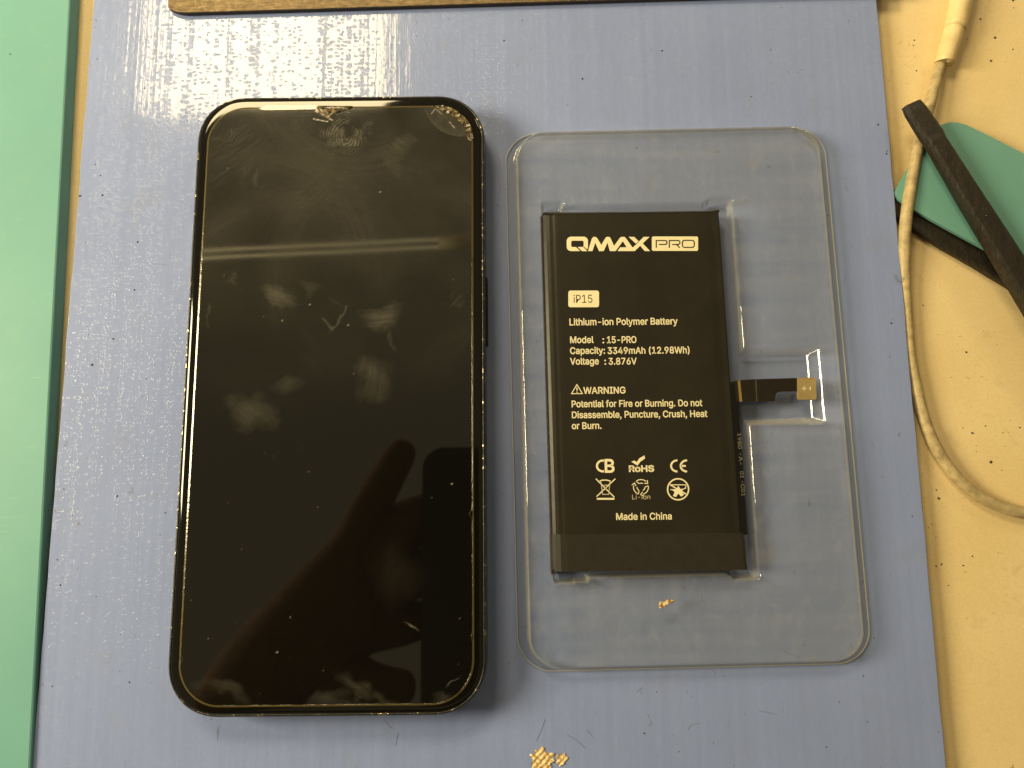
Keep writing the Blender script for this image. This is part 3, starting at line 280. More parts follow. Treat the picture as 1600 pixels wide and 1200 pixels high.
# film with a crisp cut edge; a slight unevenness along the long edges
pts = []
YB, YT = -150.0, 210.0
for k in range(91):
    y = YB + (YT - YB) * k / 90; pts.append((XR + 0.22 * mnoise.noise(Vector((1.3, y * 0.12, 0))), y))
for k in range(91):
    y = YT - (YT - YB) * k / 90; pts.append((XL + 0.22 * mnoise.noise(Vector((5.3, y * 0.12, 0))), y))
V, Fc = prism(pts, Z_TABLE + 0.02, 0.0, 0.15)
mesh_obj('film', V, Fc, M_BLUE, sheet_root)
# torn spots where the woven core shows: knobbly threads
t = NT('woven_core'); v = t.obj()
cw = t.mix(t.ramp(t.noise(v, 1.3, 3), [(0.35, 0), (0.6, 1)]), (0.42, 0.24, 0.07), (0.85, 0.70, 0.38))
t.set(Base_Color=cw, Roughness=0.55, Normal=t.bump(t.noise(v, 2.5, 3), 0.4, 0.1))
M_CORE = t.m
def worn(cx, cy, rx, ry, seed, rot=0.0):
    out = blob(cx, cy, rx, ry, 60, 0.30, seed, rot, 2.2)
    g = 0.22; nx, ny = int(2.8 * rx / g), int(2.8 * ry / g)
    V, idx, Fc = [], {}, []
    def inside(x, y):
        c = False; n = len(out)
        for i in range(n):
            x1, y1 = out[i]; x2, y2 = out[i - 1]
            if (y1 > y) != (y2 > y) and x < (x2 - x1) * (y - y1) / (y2 - y1) + x1: c = not c
        return c
    for i in range(nx + 1):
        for j in range(ny + 1):
            x, y = cx - 1.4 * rx + i * g, cy - 1.4 * ry + j * g
            if inside(x, y):
                wv = 0.5 + 0.5 * math.cos(x * 2 * math.pi / 1.55) * math.cos(y * 2 * math.pi / 1.5)
                idx[i, j] = len(V)
                V.append((x, y, 0.03 + 0.38 * wv + 0.12 * mnoise.noise(Vector((x * 1.5, y * 1.5, seed)))))
    for i in range(nx):
        for j in range(ny):
            q = [(i, j), (i + 1, j), (i + 1, j + 1), (i, j + 1)]
            if all(k in idx for k in q): Fc.append(tuple(idx[k] for k in q))
    return mesh_obj('torn_spot', V, Fc, M_CORE, sheet_root, True)
c = at(846, 1187); o = worn(c.x, c.y, 3.0, 2.5, 3.1, 0.2); o['label'] = 'larger torn spot showing the woven cream core'
c = at(877, 1185); o = worn(c.x, c.y, 1.45, 1.35, 8.4); o['label'] = 'smaller torn spot showing the woven cream core'

# --- mint silicone pad at the left
t = NT('mint_silicone'); v = t.obj()
g = t.mix(t.ramp(t.noise(v, 0.03, 4), [(0.3, 0), (0.7, 1)]), (0.125, 0.325, 0.31), (0.145, 0.36, 0.345))
g = t.mix(t.ramp(t.noise(v, 0.12, 6, 0.7), [(0.58, 0), (0.85, 0.35)]), g, (0.22, 0.38, 0.22))
g = t.mix(t.ramp(t.noise(t.obj((0.25, 2.2, 1), rot=(0, 0, 0.6)), 0.5, 5, 0.8, 1.2), [(0.60, 0), (0.70, 0.30)]), g, (0.30, 0.50, 0.40))
g = t.mix(t.ramp(t.noise(v, 0.5, 2), [(0.78, 0), (0.80, 0.9)]), g, (0.05, 0.06, 0.04))
t.set(Base_Color=g, Roughness=0.52, Specular_IOR_Level=0.4, Normal=t.bump(t.noise(v, 2.5, 3), 0.12, 0.1))
M_MINT = t.m
a, b = at(110, 0, 1.0), at(47, 1200, 1.0)
d = (b - a).normalized(); a2 = a - d * 60; b2 = b + d * 60
pts = [(b2.x, b2.y), (a2.x, a2.y), (a2.x - 160, a2.y), (b2.x - 160, b2.y)]
V, Fc = prism(pts, Z_TABLE + 0.02, 1.0, 0.5)
tag(mesh_obj('silicone_pad', V, Fc, M_MINT), 'thick mint green silicone pad along the left side of the table', 'work pad')

# --- brushed metal plate at the top
t = NT('scuffed_bronze_metal'); v = t.obj()
br = t.noise(t.obj((0.25, 2.5, 1), rot=(0, 0, 0.5)), 1.6, 5, 0.7)
mcol = t.mix(t.ramp(br, [(0.3, 0), (0.75, 1)]), (0.07, 0.05, 0.028), (0.30, 0.22, 0.12))
t.set(Base_Color=mcol, Metallic=0.75, Roughness=t.ramp(t.noise(v, 0.8, 4), [(0.3, 0.36), (0.7, 0.62)]),
      Normal=t.bump(t.math('ADD', br, t.noise(v, 1.6, 4, 0.7)), 0.6, 0.12))
M_BRONZE = t.m
M_DARKEDGE = simple('dark_plate_edge', (0.045, 0.03, 0.02), 0.5, 0.3)
plate = empty('metal_plate')
tag(plate, 'scuffed bronze coloured metal plate with a rounded corner above the smartphone', 'metal plate')
ZP = 1.6
p0, p1 = at(262, -6, ZP), at(262, 8, ZP)
c1, c2, c3 = at(270, 16, ZP), at(290, 19.5, ZP), at(960, -0.5, ZP)
ex = (c3 - c2).normalized(); c4 = c2 + ex * 190; up = Vector((-ex.y, ex.x, 0)) * 60
pts = [(p1.x, p1.y), (at(264, 13, ZP).x, at(264, 13, ZP).y), (c1.x, c1.y), (at(279, 18.6, ZP).x, at(279, 18.6, ZP).y), (c2.x, c2.y), (c4.x, c4.y), ((c4 + up).x, (c4 + up).y), ((p1 + up).x, (p1 + up).y)]
V, Fc = prism(pts, 0.35, ZP - 0.25, 0); mesh_obj('plate_core', V, Fc, M_DARKEDGE, plate)
V, Fc = prism(pts, ZP - 0.25, ZP, 0.12); mesh_obj('plate_face', V, Fc, M_BRONZE, plate)
# engraved scale ticks as thin bright score lines
M_SCORE = simple('bright_score', (0.22, 0.17, 0.10), 0.5, 0.6)
for k in range(22):
    q = c2 + ex * (2.6 + 5.35 * k) + Vector((-ex.y, ex.x, 0)) * 0.9
    n_ = Vector((-ex.y, ex.x, 0)); hw = ex * 0.07; L = 6.0
    pp = [q - hw, q + hw, q + hw + n_ * L, q - hw + n_ * L]
    V = [(p.x, p.y, ZP + 0.012) for p in pp]
    mesh_obj('score_line', V, [(0, 1, 2, 3)], M_SCORE, plate)
# ================================================================== SMARTPHONE
PX, PY = -42.15, -1.5
PW, PH, PR = 71.9, 148.3, 12.2
phone = empty('smartphone')
tag(phone, 'black smartphone lying face up with a smudged dark screen and a cracked screen protector', 'smartphone')
t = NT('worn_black_frame'); v = t.obj()
worn_m = t.ramp(t.noise(t.obj((1, 1, 0.4)), 0.85, 3, 0.7), [(0.59, 0), (0.615, 1)])
fc = t.mix(worn_m, (0.018, 0.017, 0.014), (0.42, 0.36, 0.24))
t.set(Base_Color=fc, Metallic=t.math('MULTIPLY_ADD', worn_m, 0.8, 0.1), Roughness=t.math('MULTIPLY_ADD', worn_m, -0.12, 0.34), Normal=t.bump(t.noise(v, 1.6, 3, 0.7), 0.5, 0.2))
M_RIM = t.m
M_FRAME = simple('black_frame', (0.014, 0.013, 0.012), 0.38, 0.3, bump=(0.8, 0.2, 0.1))
def ring(off, z, n=16):
    return [(x, y, z) for x, y in rrect(PX, PY, PW - 2 * off, PH - 2 * off, PR - off, n, 2.15)]
V, Fc = loft([ring(1.6, 0.02), ring(0.5, 0.5), ring(0.12, 1.4), ring(0, 2.6), ring(0, 5.6), ring(0.10, 6.6)])
mesh_obj('frame', V, Fc, M_FRAME, phone, False)
V, Fc = loft([ring(0.10, 6.62), ring(0.14, 7.1), ring(0.30, 7.5), ring(0.55, 7.72), ring(0.78, 7.74), ring(0.80, 6.7)], False, False)
mesh_obj('frame_rim', V, Fc, M_RIM, phone, True)
# front glass with the rolled 2.5D edge
t = NT('black_display_glass')
t.set(Base_Color=(0.0045, 0.0042, 0.0035), Roughness=0.05, Specular_IOR_Level=0.5)
M_GLASS = t.m
V, Fc = loft([ring(0.82, 6.9), ring(0.82, 7.55), ring(0.95, 7.80), ring(1.25, 7.97), ring(1.7, 8.06), ring(2.3, 8.09), ring(2.9, 8.10)])
mesh_obj('display_glass', V, Fc, M_GLASS, phone, True)
# side button on the right flank
bx = PX + PW / 2
y0, y1 = at(760, 542, 4).y, at(760, 434, 4).y
V, Fc = loft([[(bx - 0.3, y, z) for y, z in rrect((y0 + y1) / 2, 4.2, y1 - y0, 2.6, 1.2, 6)], [(bx + 0.35, y, z) for y, z in rrect((y0 + y1) / 2, 4.2, y1 - y0, 2.6, 1.2, 6)], [(bx + 0.5, y, z) for y, z in rrect((y0 + y1) / 2, 4.2, y1 - y0 - 0.4, 2.2, 1.0, 6)]])
mesh_obj('side_button', V, Fc, M_FRAME, phone)

# ---- screen protector: a sheet of glass carrying smudges and prints
QX, QY, QW, QH, QR = -42.1, -1.9, 66.1, 142.5, 9.6
ZS = 8.42
def q_sdf(x, y, w=QW, h=QH, r=QR):
    ax, ay = np.abs(x - QX) - (w / 2 - r), np.abs(y - QY) - (h / 2 - r)
    return np.hypot(np.maximum(ax, 0), np.maximum(ay, 0)) + np.minimum(np.maximum(ax, ay), 0) - r
step = 0.24
nx, ny = int(QW / step) + 1, int(QH / step) + 1
xs = QX - QW / 2 + 0.42 + (QW - 0.84) * np.arange(nx) / (nx - 1)
ys = QY - QH / 2 + 0.42 + (QH - 0.84) * np.arange(ny) / (ny - 1)
X, Y = np.meshgrid(xs, ys, indexing='ij')
X0, Y0 = X.copy(), Y.copy()
# corners: pull the grid onto the rounded outline
W2, H2, R2 = QW - 0.84, QH - 0.84, QR - 0.42
ax, ay = np.abs(X - QX) - (W2 / 2 - R2), np.abs(Y - QY) - (H2 / 2 - R2)
m = (ax > 0) & (ay > 0)
L = np.hypot(ax, ay); mx = np.maximum(ax, ay)
k = np.where(m & (L > 0), mx / np.maximum(L, 1e-9), 1.0)
X = np.where(m, QX + np.sign(X - QX) * ((W2 / 2 - R2) + ax * k), X)
Y = np.where(m, QY + np.sign(Y - QY) * ((H2 / 2 - R2) + ay * k), Y)
# smudge map (0..1): each patch is placed in mm on the glass
S = np.zeros_like(X); WX = X + 3.0 * (fbm(X * 0.22, Y * 0.22, 5) - 0.5) * 2; WY = Y + 3.0 * (fbm(X * 0.22 + 50, Y * 0.22, 9) - 0.5) * 2
def pat(px, py, rx, ry, rot, amp, soft=0.5, sdir=None, sscale=2.2, sa=0.5, seed=1):
    """smear centred at a photo pixel, radii in mm, rotated; sdir = direction of the streaks"""
    global S
    if min(rx, ry) > 1.4: rx, ry = rx * 1.25, ry * 1.25
    c = at(px, py, ZS); dx, dy = WX - c.x, WY - c.y; a = R(rot)
    u, v_ = (dx * math.cos(a) + dy * math.sin(a)) / rx, (-dx * math.sin(a) + dy * math.cos(a)) / ry
    mk = 1 - sstep(max(0.0, 0.55 - soft), 1.25, np.hypot(u, v_)); amp = amp * 0.50; 
    if sdir is not None:
        b = R(sdir); s1, s2 = X * math.cos(b) + Y * math.sin(b), -X * math.sin(b) + Y * math.cos(b)
        mk = mk * (1 - sa + sa * 1.6 * fbm(s1 * 0.25, s2 * sscale, seed, 3))
    S = np.maximum(S, amp * mk)
# broad haze: stronger at the top
haze = 0.042 * sstep(-20, 62, Y) * (0.45 + 1.1 * fbm(X * 0.10, Y * 0.13, 21)) * (0.85 + 0.3 * fbm(X * 0.6, Y * 3.0, 33))
S += haze
pat(370, 235, 12, 13, 0, 0.15, 0.7, 35, 2.6, 0.6, 2)
pat(410, 270, 2.3, 5.5, 12, 0.16, 0.6, 80, 2.0, 0.5, 3)
pat(385, 262, 2.6, 6.5, -8, 0.15, 0.6, 80, 2.0, 0.5, 4)
pat(350, 300, 6, 11, 15, 0.07, 0.8, 70, 1.6, 0.5, 4)
pat(545, 225, 11, 9, 0, 0.09, 0.7, 60, 2.6, 0.5, 5)
pat(628, 228, 5.0, 3.2, 38, 0.20, 0.45, -35, 2.6, 0.55, 6)
pat(612, 250, 6.5, 4.0, -50, 0.15, 0.5, -35, 2.6, 0.55, 7)
pat(640, 290, 9, 7, 0, 0.07, 0.8, 40, 2.0, 0.5, 8)
pat(535, 288, 6.5, 0.9, -17, 0.15, 0.9, 20, 2.0, 0.9, 9)
pat(430, 350, 10, 9, 0, 0.045, 0.8, 10, 2.0, 0.5, 10)
pat(362, 441, 3.0, 1.1, -8, 0.15, 0.7, 8, 3.0, 0.6, 11)
pat(432, 457, 5.0, 2.9, -18, 0.24, 0.35, -20, 3.0, 0.55, 12)
pat(487, 449, 3.4, 1.7, -14, 0.12, 0.5, -15, 2.5, 0.5, 13)
pat(598, 497, 5.0, 3.0, 10, 0.27, 0.4, 5, 3.0, 0.6, 14)
pat(617, 528, 1.2, 4.0, 8, 0.12, 0.7, 80, 3.0, 0.6, 15)
pat(586, 590, 4.3, 4.8, 30, 0.15, 0.45, 85, 2.4, 0.5, 16)
pat(445, 600, 3.4, 2.2, 8, 0.11, 0.6, 30, 2.4, 0.5, 17)
pat(395, 640, 5.4, 3.4, -30, 0.16, 0.4, -40, 2.4, 0.55, 18)
pat(408, 655, 3.2, 2.4, 0, 0.10, 0.7, 20, 2.4, 0.5, 19)
pat(710, 470, 4.5, 1.0, 50, 0.10, 0.9, 50, 2.4, 0.9, 20)
pat(323, 490, 0.5, 2.3, 0, 0.16, 0.7)
pat(352, 1083, 4.8, 1.5, -10, 0.111, 0.5, -20, 2.4, 0.4, 22)
pat(515, 1085, 4.0, 1.6, 5, 0.091, 0.6, 0, 2.4, 0.5, 23)
pat(550, 1075, 7.0, 1.4, -38, 0.117, 0.8, -35, 3.0, 0.8, 24)
pat(600, 1095, 4.5, 1.2, -5, 0.09, 0.7)
pat(690, 1088, 2.0, 1.2, 0, 0.11, 0.6)
pat(655, 975, 2.1, 0.30, -38, 0.75, 0.7)
pat(707, 1067, 2.0, 0.16, 33, 0.35, 0.8)
pat(620, 900, 5, 6, 20, 0.03, 0.8, 60)
pat(520, 480, 3.2, 0.35, -60, 0.15, 0.9)
# long faint wipe marks, upper half
for (wx, wy, wr, wa, ww, sd) in ((470, 520, 34, 0.035, 5.0, 3), (600, 420, 26, 0.03, 4.0, 4), (380, 420, 30, 0.03, 6.0, 6), (560, 120, 22, 0.035, 5.0, 8)):
    c = at(wx, wy, ZS); rr = np.hypot(X - c.x, Y - c.y)
    S = S + 0.7 * wa * np.exp(-((rr - wr) / ww) ** 2) * sstep(-10, 25, Y) * (0.3 + 1.2 * fbm(rr * 1.6, np.arctan2(Y - c.y, X - c.x) * 3, sd, 3)) * sstep(0.35, 0.65, fbm(X * 0.05, Y * 0.05, sd + 40))
# ring smear
c = at(518, 500, ZS); rr = np.hypot(WX - c.x, (WY - c.y) * 1.1); an = np.arctan2(WY - c.y, WX - c.x)
S = np.maximum(S, 0.11 * np.exp(-((rr - 3.0) / 0.45) ** 2) * (an < 0.5))
# fingerprints: whorl of ridges
def whorl(px, py, rx, ry, amp, pitch, seed, rot=0.0):
    global S
    c = at(px, py, ZS); a = R(rot); dx, dy = X - c.x, Y - c.y
    u, v_ = dx * math.cos(a) + dy * math.sin(a), -dx * math.sin(a) + dy * math.cos(a)
    v_ = np.where(v_ < 0, v_ * 0.75, v_)
    rr = np.hypot(u * 1.15, v_) + 2.6 * (fbm(X * 0.22, Y * 0.22, seed) - 0.5) + 0.5 * (fbm(X * 0.9, Y * 0.9, seed + 7) - 0.5)
    rg = 0.5 + 0.5 * np.cos(2 * math.pi * rr / pitch)
    mk = (1 - sstep(0.35, 1.05, np.hypot(u / rx, v_ / ry) + 0.5 * (fbm(X * 0.3, Y * 0.3, seed + 5) - 0.5))) * sstep(0.25, 0.7, fbm(X * 0.45, Y * 0.45, seed + 3)) * np.where(dy < -2.5, 0.45, 1.0)
    S = np.maximum(S * (1 - 0.3 * mk), S * 0.6 + amp * mk * (0.25 + 0.75 * sstep(0.35, 0.8, rg)))
whorl(541, 214, 7.8, 9.0, 0.19, 0.78, 40)
whorl(352, 205, 8.5, 8.0, 0.06, 0.80, 60, 30)
whorl(577, 200, 3.2, 3.6, 0.08, 0.70, 70)
# lens shaped air bubble at the cracked corner
A, B = at(668, 172, ZS), at(727, 210, ZS)
mid = (A + B) / 2; dd = (B - A).normalized(); nn = Vector((-dd.y, dd.x, 0))
u = (X - mid.x) * dd.x + (Y - mid.y) * dd.y; v_ = (X - mid.x) * nn.x + (Y - mid.y) * nn.y
half = (B - A).length / 2 + 0.8
low = -2.4 * (1 - (u / half) ** 2)
lens = (np.abs(u) < half) & (v_ > low)
S = np.where(lens, np.maximum(S, 0.05 + 0.07 * fbm(X * 0.8, Y * 0.8, 77)), S)
S = np.maximum(S, 0.18 * np.exp(-((v_ - low) / 0.13) ** 2) * (np.abs(u) < half))
for (x1, y1, x2, y2, s_) in ((674, 178, 683, 166, .6), (681, 170, 690, 178, .6), (702, 190, 710, 200, .6), (729, 203, 735, 196, .7), (490, 186, 512, 190, .5), (500, 178, 520, 188, .5)):
    a_, b_ = at(x1, y1, ZS), at(x2, y2, ZS); e_ = b_ - a_; L2 = e_.length_squared
    tt = np.clip(((X - a_.x) * e_.x + (Y - a_.y) * e_.y) / L2, 0, 1)
    dist = np.hypot(X - (a_.x + e_.x * tt), Y - (a_.y + e_.y * tt))
    S = np.maximum(S, s_ * np.exp(-(dist / 0.11) ** 2))
# tiny dust
for k in range(30):
    cx_, cy_ = QX + random.uniform(-31, 31), QY + random.uniform(-69, 69); r_ = random.uniform(0.07, 0.12)
    S = np.maximum(S, random.uniform(0.1, 0.4) * np.exp(-(((X - cx_) / r_) ** 2 + ((Y - cy_) / (r_ * random.uniform(.8, 1.8))) ** 2)))
for px, py in ((484, 476), (544, 508), (441, 501), (433, 1019), (706, 756), (594, 300)):
    c = at(px, py, ZS); S = np.maximum(S, 0.9 * np.exp(-(((X - c.x) / 0.17) ** 2 + ((Y - c.y) / 0.14) ** 2)))
S = np.clip(S, 0, 1)
ZZ = ZS + 0 * X
me = bpy.data.meshes.new('protector_sheet')
co = np.stack([X, Y, ZZ], -1).reshape(-1, 3) * MM
me.vertices.add(len(co)); me.vertices.foreach_set('co', co.ravel())
ii = np.arange(nx * ny).reshape(nx, ny)
quads = np.stack([ii[:-1, :-1], ii[1:, :-1], ii[1:, 1:], ii[:-1, 1:]], -1).reshape(-1, 4)
me.loops.add(quads.size); me.loops.foreach_set('vertex_index', quads.ravel())
me.polygons.add(len(quads)); me.polygons.foreach_set('loop_start', np.arange(0, quads.size, 4)); me.polygons.foreach_set('loop_total', np.full(len(quads), 4))
me.update(); me.validate()
at_ = me.attributes.new('smudge', 'FLOAT', 'POINT'); at_.data.foreach_set('value', S.ravel())
t = NT('smudged_protector_glass'); an_ = t.n.new('ShaderNodeAttribute'); an_.attribute_name = 'smudge'
sm = an_.outputs['Fac']; v = t.obj()
grit = t.noise(v, 3.0, 3, 0.7)
sm2 = t.math('MULTIPLY', sm, t.math('MULTIPLY_ADD', grit, 0.8, 0.6))
bc = t.mix(sm2, (0.0040, 0.0037, 0.0030), (0.46, 0.43, 0.34))
t.set(Base_Color=bc, Roughness=t.math('MULTIPLY_ADD', sm, 0.35, 0.03), Specular_IOR_Level=0.5, IOR=1.76,
      Normal=t.bump(t.noise(v, 0.03, 2), 0.03, 0.5))
me.materials.append(t.m)
o = bpy.data.objects.new('screen_protector', me); COL.objects.link(o); o.parent = phone
# polished protector edge with nicks
t = NT('protector_edge_glass'); v = t.obj()
t.set(Base_Color=(0.085, 0.065, 0.022), Roughness=0.14, Specular_IOR_Level=0.8, Normal=t.bump(t.noise(v, 1.8, 3), 0.4, 0.1))
M_PEDGE = t.m
nicks = [(at(740, 407, ZS), 0.55, 0.9), (at(738, 803, ZS), 0.75, 1.3), (at(740, 996, ZS), 0.5, 0.9), (at(742, 232, ZS), 0.4, 0.4), (at(283, 1030, ZS), 0.5, 1.0), (at(316, 1090, ZS), 0.5, 0.8), (at(600, 1103, ZS), 0.2, 0.6)]
def edge_ring(off, z, jag=0.0):
    out = []
    P0 = rrect(QX, QY, QW - 2 * off, QH - 2 * off, QR - off, 22, 2.0); P = []
    for i in range(len(P0)):                      # resample long straight runs
        a_, b_ = Vector(P0[i]), Vector(P0[(i + 1) % len(P0)]); n_ = max(1, int((a_ - b_).length / 0.5)) if i % 23 == 22 else 1
        n_ = {22: 90, 45: 240, 68: 90, 91: 240}.get(i, 1)
        n_ = 1 if n_ == 1 else (92 if i in (22, 68) else 246)
        for k_ in range(n_): P.append(a_.lerp(b_, k_ / n_))
    for p in P:
        d_ = jag * (0.10 * mnoise.noise(Vector((p.x * 1.1, p.y * 1.1, 3))))
        for c_, dep, wd in nicks:
            q = (p - Vector((c_.x, c_.y))).length
            if q < wd * 2: d_ += jag * dep * math.exp(-(q / (wd * 0.6)) ** 2)
        dirv = Vector((QX, QY)) - p; dirv = Vector((math.copysign(1, dirv.x) if abs(p.x - QX) > QW / 2 - 3 else 0, math.copysign(1, dirv.y) if abs(p.y - QY) > QH / 2 - 3 else 0))
        if dirv.length > 0: dirv.normalize()
        out.append((p.x + dirv.x * d_, p.y + dirv.y * d_, z))
    return out
V, Fc = loft([edge_ring(0.0, 8.11), edge_ring(0.0, 8.30, 0.3), edge_ring(0.40, ZS + 0.012, 1.0), edge_ring(0.52, ZS - 0.05, 1.0)], False, False)
mesh_obj('protector_edge', V, Fc, M_PEDGE, phone, False)
# broken glass: flake band round the upper right corner, chip at the earpiece, splinter at the left corner
t = NT('splintered_glass'); v = t.obj()
sc_ = t.mix(t.ramp(t.noise(v, 0.8, 3, 0.7), [(0.44, 0), (0.70, 1)]), (0.020, 0.013, 0.005), (0.26, 0.18, 0.065))  # gold glints painted into the colour of the broken glass
t.set(Base_Color=sc_, Roughness=0.26, Specular_IOR_Level=0.6, Normal=t.bump(t.noise(v, 0.7, 3, 0.6), 0.5, 0.25))
M_SPLIT = t.m
def flake(name, pxs, z, h, label=None, mat=None, div=3):
    bm = bmesh.new()
    vs = [bm.verts.new((at(x, y, z).x, at(x, y, z).y, z)) for x, y in pxs]
    f = bm.faces.new(vs); bmesh.ops.triangulate(bm, faces=[f])
    bmesh.ops.subdivide_edges(bm, edges=bm.edges, cuts=div, use_grid_fill=True)
    for v_ in bm.verts:
        v_.co.z += h * (0.5 + mnoise.noise(Vector((v_.co.x * 1.4, v_.co.y * 1.4, 2.2))))
        v_.co.z = max(v_.co.z, z + 0.002)
    o_ = bm_obj(name, bm, mat or M_SPLIT, phone, False)
    if o_.data.polygons and sum(p.normal.z for p in o_.data.polygons) < 0: o_.data.flip_normals()
    if label: o_['label'] = label
    return o_
flake('broken_edge', [(672, 166), (690, 164.5), (706, 169), (719, 177), (730, 188), (737, 200), (740, 216), (736, 222), (730, 216), (727, 202), (719, 191), (706, 181), (690, 173)], ZS + 0.02, 0.25, 'gold glinting splintered band at the upper right corner')
flake('broken_edge', [(497, 165.5), (552, 165.5), (548, 170), (534, 174), (525, 176), (512, 186), (504, 181), (492, 175)], ZS + 0.02, 0.22, 'chipped glass spot below the top edge')
V = [(at(x, y, ZS).x, at(x, y, ZS).y, ZS + z) for x, y, z in ((404, 170, 0.05), (416, 164.3, 0.02), (494, 164.8, 0.02), (495, 171, 0.12), (470, 172.2, 0.06), (412, 172.4, 0.07))]
o = mesh_obj('glass_sliver', V, [(0, 5, 4, 3, 2, 1)], M_PEDGE, phone)
o['label'] = 'long pale glass sliver along the top edge'
# ================================================================== CLEAR BLISTER TRAY
TX, TY, TROT = 41.3, -0.6, R(0.85)
def to_local(x, y):
    dx, dy = x - TX, y - TY; c, s = math.cos(TROT), math.sin(TROT)
    return dx * c + dy * s, -dx * s + dy * c
def rbox(x, y, x0, x1, y0, y1, r):
    ax = np.abs(x - (x0 + x1) / 2) - ((x1 - x0) / 2 - r); ay = np.abs(y - (y0 + y1) / 2) - ((y1 - y0) / 2 - r)
    return np.hypot(np.maximum(ax, 0), np.maximum(ay, 0)) + np.minimum(np.maximum(ax, ay), 0) - r
g = 0.23
HW, HH = 41.5, 66.9           # flange half sizes
gx = np.arange(-HW - 0.6, HW + 0.61, g); gy = np.arange(-HH - 0.6, HH + 0.61, g)
X, Y = np.meshgrid(gx, gy, indexing='ij')
def outer(x, y): return rbox(x, y, -38.5, 38.5, -65.4, 65.4, 7.0)
d = outer(X, Y)
# profile across the rim: flange 0.3 - wall - ridge 6 - step - deck 4
pd = np.array([-60, -5.0, -4.75, -4.5, -4.1, -3.85, -3.6, -1.6, -1.0, -0.60, -0.3, 0.0, 0.35, 0.55, 0.8, 1.1, 4.0])
pz = np.array([4.0, 4.0, 4.02, 4.25, 5.2, 5.75, 5.98, 6.05, 6.0, 5.75, 5.1, 4.2, 1.8, 0.75, 0.38, 0.30, 0.30])
Z = np.interp(d, pd, pz)
# battery recess with finger notches, and the pocket for the connector
rec = np.minimum(rbox(X, Y, -32.9, 15.4, -45.6, 45.7, 1.2), np.minimum(
      np.minimum(rbox(X, Y, -32.9, -27.2, -46.8, 46.9, 1.0), rbox(X, Y, -32.9, -24.2, -46.6, 40, 1.2)),
      np.minimum(rbox(X, Y, 8.6, 15.4, -46.9, 46.9, 1.4), rbox(X, Y, 7.4, 15.4, -45.9, 46.2, 1.4))))
zr = np.interp(rec, [-60, -1.15, -0.8, -0.30, 0.0, 0.25, 60], [0.35, 0.35, 0.55, 2.9, 3.75, 4.0, 4.0])
pk = rbox(X, Y, 4, 34.7, -10.6, 7.9, 1.6)
zp = np.interp(pk, [-60, -1.6, -1.2, -0.35, 0.0, 0.25, 60], [1.1, 1.1, 1.3, 3.1, 3.8, 4.0, 4.0])
# sloping end wall of the pocket
sl = np.interp(X, [31.45, 31.7, 33.9, 34.4], [1.1, 1.25, 3.75, 4.0])
zp = np.where(pk < 0.25, np.maximum(zp, np.where(X > 30.8, sl, 0)), zp)
Z = np.minimum(Z, np.minimum(zr, zp))
# gentle hand-formed warp
Z = Z + 0.10 * (fbm(X * 0.05 + 9, Y * 0.05 + 4, 91, 3) - 0.5) * sstep(0.5, 2.5, Z) + 0.03 * np.sin(Y * 0.35) * (Z > 3.9) * (Z < 4.2)
# trim to the flange outline: outer verts are pulled on to it
fl = rbox(X, Y, -HW, HW, -HH, HH, 8.2)
e = 0.05
gxn = (rbox(X + e, Y, -HW, HW, -HH, HH, 8.2) - fl) / e; gyn = (rbox(X, Y + e, -HW, HW, -HH, HH, 8.2) - fl) / e
band = (fl > -0.12) & (fl < g * 1.45)
XX, YY = np.where(band, X - gxn * fl, X), np.where(band, Y - gyn * fl, Y)
keep = fl < g * 1.45
nxx, nyy = X.shape; ii = np.arange(nxx * nyy).reshape(nxx, nyy)
q = np.stack([ii[:-1, :-1], ii[1:, :-1], ii[1:, 1:], ii[:-1, 1:]], -1)
kq = keep[:-1, :-1] & keep[1:, :-1] & keep[1:, 1:] & keep[:-1, 1:]
inn = (fl[:-1, :-1] < 0) | (fl[1:, :-1] < 0) | (fl[1:, 1:] < 0) | (fl[:-1, 1:] < 0)
q = q[kq & inn]
used = np.unique(q); rm = -np.ones(nxx * nyy, int); rm[used] = np.arange(len(used)); q = rm[q]
co = np.stack([XX, YY, Z], -1).reshape(-1, 3)[used] * MM
me = bpy.data.meshes.new('blister_tray')
me.vertices.add(len(co)); me.vertices.foreach_set('co', co.ravel())
me.loops.add(q.size); me.loops.foreach_set('vertex_index', q.ravel())
me.polygons.add(len(q)); me.polygons.foreach_set('loop_start', np.arange(0, q.size, 4)); me.polygons.foreach_set('loop_total', np.full(len(q), 4))
me.polygons.foreach_set('use_smooth', [True] * len(q)); me.update(); me.validate()
t = NT('clear_pet_plastic'); v = t.obj()
t.n.remove(t.p)
tr = t.n.new('ShaderNodeBsdfTransparent'); gl = t.n.new('ShaderNodeBsdfGlossy'); df = t.n.new('ShaderNodeBsdfDiffuse')
lw = t.n.new('ShaderNodeLayerWeight'); lw.inputs['Blend'].default_value = 0.5
nb = t.bump(t.math('ADD', t.noise(v, 0.25, 2), t.math('MULTIPLY', t.noise(t.obj((1, 0.3, 1)), 1.6, 2), 0.25)), 0.35, 0.12)
for s_ in (gl, lw): t.link(nb, s_.inputs['Normal'])
edge = t.ramp(lw.outputs['Facing'], [(0.08, (0.975, 0.975, 0.955)), (0.48, (0.93, 0.925, 0.88)), (0.66, (0.60, 0.58, 0.48)), (0.95, (0.30, 0.28, 0.20))])
t.link(edge, tr.inputs['Color'])
gl.inputs['Roughness'].default_value = 0.035; gl.inputs['Color'].default_value = (1, 1, 1, 1)
df.inputs['Color'].default_value = (0.82, 0.80, 0.72, 1)
scuff_light = t.ramp(t.noise(t.obj((1, 0.5, 1), rot=(0, 0, 0.5)), 0.3, 6, 0.75, 0.8), [(0.50, 0.0), (0.75, 0.07)])
